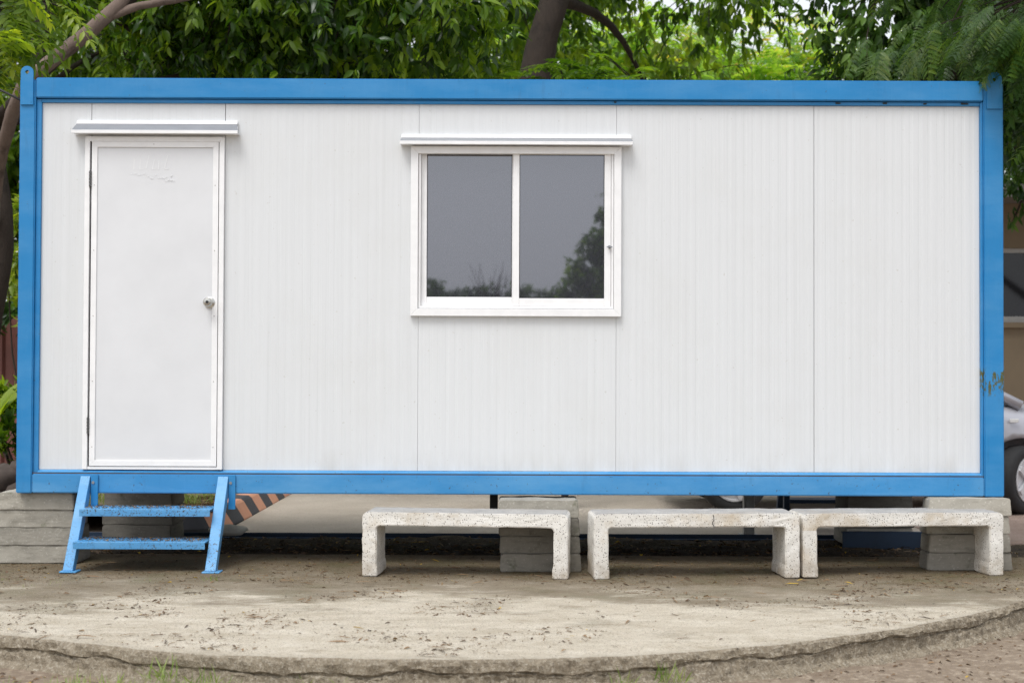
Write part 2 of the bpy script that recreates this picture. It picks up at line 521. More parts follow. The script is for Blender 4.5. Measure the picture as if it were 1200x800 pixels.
GZ = -.135
xs = [-400, -120, -40, -16] + frange(-8, 8, 130) + [16, 40, 120, 400]
ys = [-400, -120, -50, -20, -10, -7] + frange(-5, 8, 105) + [12, 20, 50, 120, 400]
tag(grid_sheet('ground', xs, ys, lambda x, y: GZ + (.012 * nz(x, y, 1.1) + .008 * nz(x, y, 5) if abs(x) < 8.5 and -6 < y < 8.5 else 0), M['soil']), kind='structure')

# concrete apron: curved broken edge in front, back edge under the cabin
edge_pts = [(-6.2, .55), (-5.6, -.35), (-4.5, -1.2), (-3.3, -1.82), (-2.308, -2.23), (-1.447, -2.60), (-.706, -2.735), (.005, -2.738), (.737, -2.56), (1.298, -2.317), (1.869, -1.945), (2.696, -1.18), (3.15, -.55), (3.40, .1), (3.45, .55)]
def catmull(pts, per):
    out = []
    P = [pts[0]] + list(pts) + [pts[-1]]
    for i in range(1, len(P) - 2):
        p0, p1, p2, p3 = [Vector(q) for q in P[i - 1:i + 3]]
        n = max(2, int((p2 - p1).length / per))
        for k in range(n):
            t = k / n
            out.append(.5 * ((2 * p1) + (p2 - p0) * t + (2 * p0 - 5 * p1 + 4 * p2 - p3) * t * t + (3 * p1 - p0 - 3 * p2 + p3) * t ** 3))
    out.append(Vector(pts[-1]))
    return out
ec = catmull(edge_pts, .012)
def slab_z(x, y):
    return .006 * nz(x, y, .9) + .003 * nz(x, y, 4)
def make_slab():
    v = []; f = []
    # rows across from the back line to the edge, then down the broken face
    prof = [(.004, -.005, .006), (.018, -.014, .012), (.026, -.030, .013), (.028, -.046, .012), (.016, -.054, .010), (.020, -.061, .010), (.034, -.068, .013), (.040, -.085, .010), (.044, -.104, .010), (.058, -.122, .016), (.10, -.16, .006)]
    eg = []
    T = 26
    K = T + len(prof)
    n = len(ec)
    for i, p in enumerate(ec):
        a = ec[max(i - 3, 0)]; b = ec[min(i + 3, n - 1)]
        d = (b - a).normalized()
        nrm = Vector((d.y, -d.x))
        w = .022 * nz(p.x, p.y, 3.) + .012 * nz(p.x, p.y, 11) + .005 * nz(p.x, p.y, 34)
        e = p + nrm * w
        bx = max(-6.2, min(3.45, p.x))
        for t in range(T):
            q = (t / (T - 1)) ** .7
            x = bx + (e.x - bx) * q; y = .55 + (e.y - .55) * q
            zz = slab_z(x, y)
            if q > .97: zz -= .004
            v.append((x, y, zz)); eg.append(max(0., (q - .985) / .015) * .25)
        drop = .026 * nz(p.x, p.y, 1.3, 3.) + .018 * nz(p.x, p.y, 6, 8.)
        ledge = max(-.02, .05 * nz(p.x, p.y, .9, 6.))
        for k, (o_, z_, jm) in enumerate(prof):
            j = jm * (nz(p.x, p.y, 22, k * .9) + .8 * nz(p.x, p.y, 50, k * 1.7))
            if 6 <= k <= 8: o_ = max(.018, o_ + ledge)
            q = e + nrm * (o_ + j)
            v.append((q.x, q.y, slab_z(e.x, e.y) + z_ + (drop if 3 <= k <= 6 else 0) + j * .7)); eg.append(1.)
    for i in range(n - 1):
        for k in range(K - 1):
            a = i * K + k
            f.append((a, a + 1, a + K + 1, a + K))
    me = bpy.data.meshes.new('concrete_apron')
    me.from_pydata(v, [], f)
    me.attributes.new('edge', 'FLOAT', 'POINT').data.foreach_set('value', eg)
    bm = bmesh.new(); bm.from_mesh(me)
    # back face under the cabin
    bmesh.ops.recalc_face_normals(bm, faces=bm.faces)
    bm.to_mesh(me); bm.free()
    me.materials.append(M['slab'])
    o = bpy.data.objects.new('pavement', me)
    COL.objects.link(o)
    tag(o, kind='structure')
make_slab()
bm_ = MB().box(-6.2, 3.45, .545, .58, -.2, -.004)
tag(bm_.build('pavement', M['slab']), kind='structure')
# earth under the cabin, heaped against the apron
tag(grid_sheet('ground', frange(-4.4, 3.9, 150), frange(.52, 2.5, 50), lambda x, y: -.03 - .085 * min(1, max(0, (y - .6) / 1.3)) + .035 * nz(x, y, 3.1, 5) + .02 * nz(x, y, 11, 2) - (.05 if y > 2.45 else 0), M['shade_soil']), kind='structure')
# road behind, with pavers to the right
rd = MB().box(-2.28, 3.35, 2.47, 42, -.25, -.095)
tag(rd.build('road', M['road']), kind='structure')
pv = MB().box(3.354, 24, 2.15, 42, -.25, -.09)
tag(pv.build('pavement', M['pave'], bevel=.015), kind='structure')

# striped kerb round the planted island
def make_kerb():
    path = [(-3.15, 2.74), (-2.85, 2.72), (-2.62, 2.76), (-2.47, 2.86), (-2.385, 3.02), (-2.345, 3.2), (-2.325, 3.5), (-2.32, 4), (-2.32, 4.6), (-2.32, 5.3), (-2.32, 6.3), (-2.32, 8), (-2.32, 11), (-2.32, 16), (-2.32, 23), (-2.32, 30)]
    pts = catmull(path, .04)
    prof = [(.03, -.13), (.03, -.09), (-.035, .035), (-.06, .055), (-.17, .06), (-.18, -.13)]
    v = []; f = []; run = []; s = 0
    for i, p in enumerate(pts):
        d = (pts[min(i + 1, len(pts) - 1)] - pts[max(i - 1, 0)]).normalized()
        nrm = Vector((d.y, -d.x))
        if i: s += (p - pts[i - 1]).length
        for (o_, z_) in prof:
            q = p + nrm * o_
            ht = min(1, .12 + s / .62)
            v.append((q.x, q.y, z_ if z_ < -.08 else -.09 + (z_ + .09) * ht)); run.append((s if s > .75 else .75 - (.75 - s) * 1.6) + 2.16 + (.05 if o_ < 0 else 0))
    K = len(prof)
    for i in range(len(pts) - 1):
        for k in range(K - 1):
            a = i * K + k
            f.append((a, a + 1, a + K + 1, a + K))
    me = bpy.data.meshes.new('striped_kerb')
    me.from_pydata(v, [], f)
    bm = bmesh.new(); bm.from_mesh(me); bmesh.ops.recalc_face_normals(bm, faces=bm.faces); bm.to_mesh(me); bm.free()
    at = me.attributes.new('run', 'FLOAT', 'POINT')
    at.data.foreach_set('value', run)
    me.materials.append(M['kerb'])
    o = bpy.data.objects.new('striped_kerb', me)
    COL.objects.link(o)
    tag(o, 'kerb painted in salmon and black stripes along the road behind the cabin', 'kerb')
make_kerb()
tag(grid_sheet('ground', frange(-30, -2.5, 120), frange(2.85, 30, 60), lambda x, y: .02 + .02 * nz(x, y, 2.) + .012 * nz(x, y, 9), M['soil']), kind='structure')

# ------------------------------------------------------------------ instanced leaf meshes (numpy)
def leaf_template(width=.34, rows=3, fold=.10, droop=.18):
    """unit-long leaf along +y, upper side +z: mid-rib folded, tip drooping"""
    ts = np.linspace(0, 1, rows + 2)
    v = []; f = []
    for t in ts:
        w = width * .5 * math.sin(math.pi * t ** .8) ** .85 if 0 < t < 1 else 0
        z = -droop * t * t
        if t in (0, 1):
            v.append((0, t, z))
        else:
            v += [(-w, t, z + fold * w * 2), (0, t, z), (w, t, z + fold * w * 2)]
    f.append((0, 2, 1)); f.append((0, 3, 2))
    for r_ in range(rows - 1):
        a = 1 + r_ * 3
        f += [(a, a + 1, a + 4, a + 3), (a + 1, a + 2, a + 5, a + 4)]
    a = 1 + (rows - 1) * 3; e = len(v) - 1
    f += [(a, a + 1, e), (a + 1, a + 2, e)]
    return np.array(v), f

def rot_to(d, up):
    """matrix whose columns are x (side), y (=d), z (~up)"""
    d = d / (np.linalg.norm(d, axis=-1, keepdims=True) + 1e-9)
    x = np.cross(d, up)
    ln = np.linalg.norm(x, axis=-1, keepdims=True)
    x = np.where(ln < 1e-3, np.array([1., 0, 0]), x / (ln + 1e-9))
    z = np.cross(x, d)
    return np.stack([x, d, z], axis=-1)

class Foliage:
    """collects template instances and makes one mesh"""
    def __init__(s):
        s.V = []; s.loops = []; s.sizes = []; s.T = []; s.n = 0
    def add(s, tv, tf, org, rot, scale, tint, leaf_of=None, rng=None):
        n = len(org); k = len(tv)
        if n == 0: return
        V = np.einsum('nij,kj->nki', rot, tv) * np.asarray(scale).reshape(-1, 1, 1) + org[:, None, :]
        s.V.append(V.reshape(-1, 3))
        tt = np.repeat(np.asarray(tint)[:, None], k, axis=1)
        if leaf_of is not None:
            tt = tt + rng.normal(0, .13, (n, leaf_of.max() + 1))[:, leaf_of]
        s.T.append(np.clip(tt, 0, 1).reshape(-1))
        fl = np.concatenate([np.array(q) for q in tf]); fs = np.array([len(q) for q in tf])
        L = fl[None, :] + (s.n + np.arange(n) * k)[:, None]
        s.loops.append(L.reshape(-1)); s.sizes.append(np.tile(fs, n))
        s.n += n * k
    def build(s, name, mat, parent=None):
        org = np.array(root_of(parent).location) if parent else np.zeros(3)
        V = np.concatenate(s.V) - org; L = np.concatenate(s.loops); S = np.concatenate(s.sizes)
        me = bpy.data.meshes.new(name)
        me.vertices.add(len(V)); me.vertices.foreach_set('co', V.astype(np.float32).reshape(-1))
        me.loops.add(len(L)); me.loops.foreach_set('vertex_index', L.astype(np.int32))
        me.polygons.add(len(S))
        st = np.concatenate([[0], np.cumsum(S)[:-1]])
        me.polygons.foreach_set('loop_start', st.astype(np.int32))
        me.update(calc_edges=True)
        at = me.attributes.new('tint', 'FLOAT', 'POINT')
        at.data.foreach_set('value', np.concatenate(s.T).astype(np.float32))
        me.materials.append(mat)
        o = bpy.data.objects.new(name, me)
        COL.objects.link(o)
        if parent: o.parent = parent
        return o

def combine(parts):
    V = []; F = []; leaf = []; n = 0
    for i, (tv, tf) in enumerate(parts):
        V.append(tv); F += [tuple(q + n for q in f) for f in tf]; leaf += [i] * len(tv); n += len(tv)
    return np.concatenate(V), F, np.array(leaf)

def xf(t, d, up, scale, org):
    tv, tf = t
    Rm = rot_to(np.array(d, float), np.array(up, float))
    return (tv @ Rm.T * scale + np.array(org, float), tf)

def rosette(rng, n=8, width=.32, droop=.25, spread=1.0, stem=.25):
    """leaves whorled round the end of a twig that runs along +y (unit leaf length ~1)"""
    parts = []
    for k in range(n):
        a = k * 2.4 + rng.uniform(-.3, .3)
        back = rng.uniform(0, stem) * 1.0
        o = rng.uniform(.35, 1.15) * spread
        d = np.array([math.cos(a) * math.sin(o), math.cos(o), math.sin(a) * math.sin(o)])
        t = leaf_template(width * rng.uniform(.8, 1.15), 3, rng.uniform(.1, .35), droop * rng.uniform(.5, 1.5))
        parts.append(xf(t, d, (0, 1, .001), rng.uniform(.75, 1.1), (0, -back, 0)))
    return combine(parts)

def frond(rng, pairs=7, llen=.30, width=.36, droop=.35):
    """pinnate leaf, unit-long rachis along +y"""
    parts = []
    for k in range(pairs):
        t = .18 + .8 * k / (pairs - 1)
        y = t; z = -droop * t * t
        L = llen * (.65 + .5 * math.sin(math.pi * min(1, t * .9)))
        for sgn in (-1, 1):
            d = (sgn, .55 + rng.uniform(-.12, .12), -.15 - .5 * droop * t + rng.uniform(-.1, .1))
            parts.append(xf(leaf_template(width, 2, .1, .2), d, (0, 0, 1), L * rng.uniform(.88, 1.1), (0, y, z)))
    parts.append(xf(leaf_template(width, 2, .1, .2), (0, 1, -2 * droop * .7), (0, 0, 1), llen, (0, 1, -droop)))
    w = .006
    rv = np.array([(-w, 0, 0), (w, 0, 0), (w, .5, -droop * .25), (-w, .5, -droop * .25), (w, 1, -droop), (-w, 1, -droop)])
    parts.append((rv, [(0, 1, 2, 3), (3, 2, 4, 5)]))
    return combine(parts)

def bipinnate(rng, pairs=10, sub=12):
    """feathery leaf: pinnae each with many tiny leaflets; unit-long"""
    parts = []; droop = rng.uniform(.2, .5)
    for k in range(pairs):
        t = .12 + .85 * k / (pairs - 1)
        L = .27 * (.6 + .55 * math.sin(math.pi * min(1., t * .95)))
        for sgn in (-1, 1):
            d = np.array([sgn, .5 + rng.uniform(-.1, .1), -.25 + rng.uniform(-.1, .1)]); d /= np.linalg.norm(d)
            side = np.cross(d, [0, 0, 1.]); side /= np.linalg.norm(side)
            o0 = np.array([0, t, -droop * t * t])
            V = []; F = []
            for j in range(sub):
                u = .08 + .92 * j / (sub - 1)
                c = o0 + d * L * u + np.array([0, 0, -.25 * L * u * u])
                for s2 in (-1, 1):
                    e = c + side * s2 * .036 * (1 - .5 * u * u) + d * .014
                    wv = d * .0118
                    q = len(V)
                    V += [c - wv * .5, c + wv * .7, e + wv, e - wv * .7]
                    F.append((q, q + 1, q + 2, q + 3))
            parts.append((np.array(V), F))
    w = .005
    rv = np.array([(-w, 0, 0), (w, 0, 0), (w, .5, -droop * .25), (-w, .5, -droop * .25), (w, 1, -droop), (-w, 1, -droop)])
    parts.append((rv, [(0, 1, 2, 3), (3, 2, 4, 5)]))
    return combine(parts)

def lobes_points(rng, lobes, n, shell=.45):
    """points spread through ellipsoid lobes (cx,cy,cz,rx,ry,rz), clumped; returns points, outward dirs, lobe index"""
    vol = np.array([l[3] * l[4] * l[5] for l in lobes]) ** .75
    cnt = rng.multinomial(n, vol / vol.sum())
    P = []; D = []; I = []
    for li, (l, c) in enumerate(zip(lobes, cnt)):
        nc = max(3, c // 6)
        u = rng.normal(size=(nc, 3)); u /= np.linalg.norm(u, axis=1, keepdims=True)
        r = rng.uniform(shell, 1., nc) ** .6
        cc = u * r[:, None]
        pick = rng.integers(0, nc, c)
        q = cc[pick] + rng.normal(0, .13, (c, 3))
        P.append(q * np.array(l[3:6]) + np.array(l[:3])); D.append(q / (np.linalg.norm(q, axis=1, keepdims=True) + 1e-6)); I.append(np.full(c, li))
    return np.concatenate(P), np.concatenate(D), np.concatenate(I)

def smooth_path(a, b, rng, sag=.0, wob=.12, n=6):
    a = np.array(a, float); b = np.array(b, float)
    L = np.linalg.norm(b - a)
    pts = []
    off = rng.normal(0, wob * L, 3)
    for k in range(n + 1):
        t = k / n
        p = a + (b - a) * t + off * math.sin(math.pi * t) * .5
        p[2] += sag * L * math.sin(math.pi * t)
        pts.append(tuple(p))
    return pts

def spray_leaves(F, rng, P, D, size, width, tint, tn, hang, per=7):
    """leaves set one by one along the last stretch of each twig, hanging by their own weight"""
    N_ = len(P)
    var = [leaf_template(width * q, 4, rng.uniform(.08, .3), rng.uniform(.12, .4)) for q in (.8, .92, 1., 1.08, 1.2)]
    td = D * .8 + rng.normal(0, .35, D.shape) + np.array([0, 0, -.25]); td /= np.linalg.norm(td, axis=1, keepdims=True)
    P2 = np.repeat(P, per, 0); T2 = np.repeat(td, per, 0); D2 = np.repeat(D, per, 0); n = len(P2)
    sc = size * rng.uniform(.65, 1.25, n)
    org = P2 - T2 * (size * 1.5 * rng.uniform(0, 1, n))[:, None] + rng.normal(0, size * .08, (n, 3))
    r = rng.normal(size=(n, 3)); r -= (r * T2).sum(1, keepdims=True) * T2; r /= np.linalg.norm(r, axis=1, keepdims=True) + 1e-6
    d = T2 * .55 + r * .75 + np.array([0, 0, -1.]) * (hang * rng.uniform(.4, 1.5, n))[:, None]
    up = D2 * .55 + np.array([0, 0, .75]) + rng.normal(0, .32, (n, 3))
    t = np.clip(np.repeat(tn, per) + rng.normal(0, .14, n), 0, 1)
    w = rng.integers(0, 5, n); rot = rot_to(d, up)
    for k in range(5):
        q = w == k
        F.add(var[k][0], var[k][1], org[q], rot[q], sc[q], t[q])

def tree(name, label, base, trunk_pts, trunk_r, lobes, n, leaf='rosette', size=.15, mat='leaf_mango', bark='bark_grey', seed=1, droop=.45,
         width=.33, tint=(.15, .75), group=None, extra=None, twig=True, cat='tree', outw=.7, per=7, limb_bark=None):
    rng = np.random.default_rng(seed)
    root = thing(name, label, cat, base, group)
    if trunk_pts:
        tm = MB()
        tp = [Vector(p) for p in trunk_pts]
        tm.tube(catmull3(tp, .18), lerp_r(tp, trunk_r, .18), 12)
        tm.build('trunk', M[bark], root, smooth=True, jitter=.02, jscale=4)
        top = trunk_pts[-1]
        for l in lobes:
            lm = MB()
            st = trunk_pts[-1] if len(trunk_pts) < 3 else trunk_pts[-1 - (rng.integers(0, 2))]
            pth = smooth_path(st, l[:3], rng, .08, .12)
            r0 = trunk_r[-1] * .62
            lm.tube(pth, [r0 * (1 - .75 * k / (len(pth) - 1)) for k in range(len(pth))], 8)
            lm.build('limb', M[limb_bark or 'bark_dark'], root, smooth=True)
    P, D, I = lobes_points(rng, lobes, n)
    F = Foliage()
    clump = rng.normal(0, .12, len(lobes))[I]
    tn = np.clip(rng.uniform(tint[0], tint[1], n) + clump, 0, 1)
    var = []
    if leaf == 'rosette':
        spray_leaves(F, rng, P, D, size, width, tint, tn, droop, per)
    else:
        for k in range(6):
            var.append(frond(rng, int(rng.integers(5, 9))) if leaf == 'frond' else bipinnate(rng))
        dirs = D * outw + rng.normal(0, .35, D.shape) + np.array([0, 0, -droop])
        dirs[:, 2] = dirs[:, 2] * .6
        rot = rot_to(dirs, np.array([0, 0, 1.]) + rng.normal(0, .25, D.shape))
        sc = size * rng.uniform(.75, 1.25, n)
        w = rng.integers(0, 6, n)
        for k in range(6):
            q = w == k
            F.add(var[k][0], var[k][1], P[q], rot[q], sc[q], tn[q], var[k][2], rng)
    if extra: extra(F, rng, var)
    F.build('crown', M[mat], root)
    if twig and trunk_pts:
        tw = MB()
        idx = rng.choice(n, min(n, 170), replace=False)
        for i in idx:
            l = lobes[I[i]]
            c = np.array(l[:3]) + (P[i] - np.array(l[:3])) * .25
            tw.tube(smooth_path(c, P[i], rng, .05, .10, 3), [.010, .008, .006, .003], 4, False)
        tw.build('twigs', M['bark_dark'], root)
    return root

def catmull3(pts, per):
    P = [pts[0]] + list(pts) + [pts[-1]]
    out = []
    for i in range(1, len(P) - 2):
        p0, p1, p2, p3 = P[i - 1:i + 3]
        n = max(2, int((p2 - p1).length / per))
        for k in range(n):
            t = k / n
            out.append(.5 * ((2 * p1) + (p2 - p0) * t + (2 * p0 - 5 * p1 + 4 * p2 - p3) * t * t + (3 * p1 - p0 - 3 * p2 + p3) * t ** 3))
    out.append(pts[-1])
    return out

def lerp_r(pts, rs, per):
    out = []
    for i in range(len(pts) - 1):
        n = max(2, int((pts[i + 1] - pts[i]).length / per))
        out += [rs[i] + (rs[i + 1] - rs[i]) * k / n for k in range(n)]
    return out + [rs[-1]]

# ------------------------------------------------------------------ cabin
def make_cabin():
    X0, X1, Z0, Z1, YB = -3.02, 3.003, .437, 2.977, 2.42
    root = thing('portable_cabin', 'white portable cabin with blue steel frame standing on concrete blocks', 'cabin', (0, 1.2, Z0))
    WY = .04
    # frame
    def post(x0, x1, y0, y1, mat, name='corner_post'):
        return MB().box(x0, x1, y0, y1, Z0, Z1 - .012).build(name, mat, root, bevel=.006, seg=2)
    post(X0, -2.924, .0, .11, M['blue'])
    post(2.883, X1, .0, .11, M['blue_moss'])
    post(X0, -2.924, YB - .11, YB, M['blue'])
    post(2.883, X1, YB - .11, YB, M['blue'])
    # inner rebate strips beside the front posts
    MB().box(-2.923, -2.893, .022, .07, Z0 + .119, 2.849).build('rebate_strip', M['blue'], root, bevel=.002)
    MB().box(2.868, 2.882, .014, .07, Z0 + .119, 2.849).build('rebate_strip', M['blue_moss'], root, bevel=.002)
    for y0, y1 in ((.0, .1), (YB - .1, YB)):
        MB().box(-2.922, 2.881, y0, y1, 2.853, Z1).build('top_beam', M['blue'], root, bevel=.006, seg=2)
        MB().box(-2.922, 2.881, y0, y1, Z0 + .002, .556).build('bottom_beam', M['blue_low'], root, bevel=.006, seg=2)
    MB().box(-2.893, 2.868, .024, .08, 2.828, 2.850).build('rebate_strip', M['blue'], root, bevel=.002)
    # sloping sill lip between the bottom beam and the sheet
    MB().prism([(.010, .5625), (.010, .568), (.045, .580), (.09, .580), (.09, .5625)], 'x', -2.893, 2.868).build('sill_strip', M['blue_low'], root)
    MB().box(-2.921, 2.880, .007, .05, .5563, .5622).build('dirt_joint', M['rock'], root)
    for x0, x1 in ((X0, X0 + .1), (X1 - .1, X1)):
        MB().box(x0, x1, .112, YB - .112, 2.853, Z1).build('side_beam', M['blue'], root, bevel=.006)
        MB().box(x0, x1, .112, YB - .112, Z0 + .002, .556).build('side_beam', M['blue'], root, bevel=.006)
    MB().box(X0 + .02, X0 + .06, .112, YB - .112, .558, 2.851).build('side_wall', M['wall'], root)
    MB().box(X1 - .06, X1 - .02, .112, YB - .112, .558, 2.851).build('side_wall', M['wall'], root)
    MB().box(-2.922, 2.881, YB - .07, YB - .03, .558, 2.851).build('back_wall', M['wall'], root)
    MB().box(X0 + .102, X1 - .102, .102, YB - .102, Z0 + .01, .55).build('floor', M['navy'], root)
    rf = MB()
    rf.prism([(.103, 2.94), (1.21, 2.972), (YB - .103, 2.94), (YB - .103, 2.90), (.103, 2.90)], 'x', X0 + .103, X1 - .103)
    rf.build('roof', M['grey'], root)
    # dark core behind the joints
    MB().box(-2.89, 2.866, .075, .10, .583, 2.826).build('panel_core', M['dark'], root)
    # lifting plates on the front corners
    def plate(xa, xb, zb, zt, name='lifting_plate'):
        xm = (xa + xb) / 2; hw = (xb - xa) / 2; r = hw
        outer = [(xa, zb), (xb, zb)] + [(xm + r * math.cos(t), zt - r + r * math.sin(t)) for t in [math.pi * k / 16 for k in range(17)]]
        m = MB(); hr = .013; hz = zt - r
        n = len(outer)
        # ring between the outline and a round hole, on both faces
        hole = []
        for (px, pz) in outer:
            a = math.atan2(pz - hz, px - xm); hole.append((xm + hr * math.cos(a), hz + hr * math.sin(a)))
        for y in (-.012, -.0005):
            m.v += [(p[0], y, p[1]) for p in outer] + [(p[0], y, p[1]) for p in hole]
        for i in range(n):
            j = (i + 1) % n
            m.f += [(i, j, n + j, n + i), (2 * n + i, 2 * n + j, 3 * n + j, 3 * n + i), (i, j, 2 * n + j, 2 * n + i), (n + i, n + j, 3 * n + j, 3 * n + i)]
        o = m.build(name, M['blue'], root)
        b = MB()
        b.tube([(xm + .025, -.014, zb + .02), (xm + .025, -.011, zb + .02)], .005, 8).build('bolt', M['blue'], o)
    plate(-3.012, -2.936, 2.808, 3.045)
    plate(2.900, 2.992, 2.805, 3.03)

    # ribbed sandwich panels; holes = list of (xa, xb, za, zb)
    def panel(x0, x1, z0, z1, hole=None, seed=0):
        rg = random.Random(seed)
        xs_ = [(x0, WY)]
        x = x0 + .02
        while x < x1 - .03:
            d = rg.uniform(.0004, .0007) if x0 < .6 else rg.uniform(.0006, .0010)
            g = .0032
            xs_ += [(x, WY), (x + g, WY + d), (x + .020, WY + d * .9), (x + .020 + g, WY)]
            x += rg.choice((.048, .052, .056, .05))
        xs_.append((x1, WY))
        if hole:
            for hx in hole[:2]:
                if x0 < hx < x1:
                    xs_.append((hx, WY))
            xs_.sort()
        m = MB()
        zs = [z0, z1]
        if hole:
            zs = sorted(set([z0, z1] + [h for h in hole[2:] if z0 < h < z1]))
        for k in range(len(xs_) - 1):
            (a, ya), (b, yb) = xs_[k], xs_[k + 1]
            if b - a < 1e-6: continue
            for q in range(len(zs) - 1):
                if hole and a >= hole[0] - 1e-6 and b <= hole[1] + 1e-6 and zs[q] >= hole[2] - 1e-6 and zs[q + 1] <= hole[3] + 1e-6:
                    continue
                i = len(m.v)
                m.v += [(a, ya, zs[q]), (b, yb, zs[q]), (b, yb, zs[q + 1]), (a, ya, zs[q + 1])]
                m.f.append((i, i + 1, i + 2, i + 3))
        # returns at the long edges
        for xe in (x0, x1):
            i = len(m.v)
            m.v += [(xe, WY, z0), (xe, .074, z0), (xe, .074, z1), (xe, WY, z1)]
            m.f.append((i, i + 1, i + 2, i + 3))
        o = m.build('wall_panel', M['wall'], root)
        return o
    zt, zb = 2.827, .580
    g = .002
    panel(-2.892, -2.590 - g, zb, zt, None, 1)
    panel(-2.590 + g, -1.768 - g, 2.60, zt, None, 2)
    WH = (-.60, .65, 1.54, 2.56)
    h_ = .0008
    panel(-1.768 + g, -.576 - h_, zb, zt, (WH[0], 9, WH[2], WH[3]), 3)
    panel(-.576 + h_, .638 - h_, zb, zt, (-9, 9, WH[2], WH[3]), 4)
    panel(.638 + h_, 1.852 - g * .8, zb, zt, (-9, WH[1], WH[2], WH[3]), 5)
    panel(1.852 + g * .8, 2.867, zb, zt, None, 6)

    # ---- door
    dr = MB().box(-2.578, -1.806, .022, .044, .612, 2.5865).build('door', M['door'], root, bevel=.001)
    cas = MB()
    def fr(m, xa, xb, za, zb_, w, y0, y1, bottom=True):
        # mitred frame: left, right, top (bottom)
        def bar(p):  # p: four (x, z) corners
            m.hexa([(q[0], y0, q[1]) for q in p], [(q[0], y1, q[1]) for q in p])
        bl = za + w if bottom else za
        bar([(xa, za), (xa + w, bl), (xa + w, zb_ - w), (xa, zb_)])
        bar([(xb, za), (xb, zb_), (xb - w, zb_ - w), (xb - w, bl)])
        bar([(xa, zb_), (xa + w, zb_ - w), (xb - w, zb_ - w), (xb, zb_)])
        if bottom:
            bar([(xa, za), (xb, za), (xb - w, za + w), (xa + w, za + w)])
    fr(cas, -2.622, -1.768, .583, 2.618, .030, .012, .07, False)
    cas.build('door_frame', M['trim'], root, bevel=.0015)
    MB().box(-2.590, -1.800, .045, .07, .590, 2.60).build('door_gap', M['dark'], root)
    MB().box(-2.5915, -1.7985, .018, .044, .583, .5995).build('threshold', M['trim'], root)
    ed = MB(); fr(ed, -2.580, -1.8025, .603, 2.5875, .034, .014, .0215)
    ed.build('edge_trim', M['trim'], dr, bevel=.001)
    for xx, zz in [(xx, zz) for zz in (.72, 1.12, 1.52, 1.92, 2.32) for xx in (-2.563, -1.823)] + [(-2.2, 2.572)]:
        MB().lathe([(.0032, 0), (.0025, -.0015), (.0005, -.002)], (xx, .0135, zz), 'y', 8).build('rivet', M['steelpost'], dr)
    kb = MB(); kc = (-1.851, .0, 1.603)
    kb.lathe([(.033, .0218), (.033, .012), (.024, .008), (.014, .006), (.013, -.018), (.022, -.026), (.028, -.036), (.028, -.048), (.022, -.056), (.010, -.058)], kc, 'y', 28)
    ko = kb.build('knob', M['chrome'], dr, smooth=False)
    MB().lathe([(.009, -.0585), (.009, -.061), (.002, -.061)], kc, 'y', 14).build('keyhole', M['dark'], ko)
    for zz in (2.358, .851):
        pr = []
        for k in range(5):
            pr += [(.0078, -.05 + .02 * k + .001), (.0078, -.05 + .02 * (k + 1) - .004), (.0045, -.05 + .02 * (k + 1) - .0035), (.0045, -.05 + .02 * (k + 1) + .0005)]
        MB().lathe(pr, (-2.587, .010, zz), 'z', 12).build('hinge', M['hinge'], dr)
    # ghost of an old sticker: unreadable glue marks
    gm = MB(); rg = random.Random(4)
    def stroke(x, z, dx, dz, w):
        a = Vector((x, z)); b = Vector((x + dx, z + dz)); d = (b - a).normalized(); n_ = Vector((-d.y, d.x)) * w
        i = len(gm.v)
        for q in (a - n_, b - n_ * .7, b + n_ * .7, a + n_):
            gm.v.append((q.x, .0216 - .00012 * (i // 4), q.y))
        gm.f.append((i, i + 1, i + 2, i + 3))
    for k in range(6):
        x = -2.325 + k * .038
        stroke(x, 2.415 + rg.uniform(0, .01), .012 + rg.uniform(-.01, .01), .07 + rg.uniform(-.02, .02), .004)
        if k % 2: stroke(x, 2.42, .025, .004, .004)
    for k in range(20):
        stroke(-2.335 + k * .0125, 2.385 - k * .0008 + rg.uniform(-.012, .012), rg.uniform(-.012, .012), rg.uniform(-.014, .014), .004)
    for k in range(5):
        stroke(-2.13 + k * .014, 2.352 + rg.uniform(-.006, .006), rg.uniform(-.01, .01), rg.uniform(-.012, .012), .004)
    gm.build('sticker_residue', M['residue'], dr)

    # ---- rain hoods over the door and the window
    def hood(name, xa, xb, zt_, zb_, flare):
        h = zt_ - zb_
        m = MB()
        m.prism([(.038, zt_ + .002), (.022, zt_ + .002), (.016, zt_ - .017), (.016, zt_ - .0205), (.038, zt_ - .0205)], 'x', xa, xb)
        y1 = -.045
        ya, yb = .014, y1 + .006
        za_, zb2 = zt_ - .0215, zb_ + .0205
        # sloping sheet with flared ends
        lo = [(xa, ya, za_), (xb, ya, za_), (xb + flare, yb, zb2), (xa - flare, yb, zb2)]
        hi = [(p[0], p[1] + .004, p[2] - .006) for p in lo]
        lip = MB()
        m.box(xa - flare, xb + flare, y1, y1 + .012, zb_, zb_ + .020)
        m.box(xa - flare + .001, xb + flare - .001, y1 + .0125, .038, zb_ + .003, zb_ + .007)
        o = m.build(name, M['trim'], root, bevel=.001)
        MB().hexa(lo, hi).build('sloped_sheet', M['grey'], o)
        for xe, s in ((xa, -1), (xb, 1)):
            q = [(xe + s * .001, .036, zt_ - .026), (xe + s * .001, ya + .002, zt_ - .031), (xe + s * (flare - .002), yb + .004, zb_ + .020), (xe + s * .001, .036, zb_ + .008)]
            MB().hexa(q, [(p[0] - s * .003, p[1], p[2]) for p in q]).build('end_cap', M['trim'], o)
    hood('door_hood', -2.676, -1.690, 2.716, 2.629, .014)
    hood('window_hood', -.683, .727, 2.638, 2.570, .005)

    # ---- sliding window
    wf = MB()
    fr(wf, -.623, .667, 1.526, 2.566, .045, .008, .05)
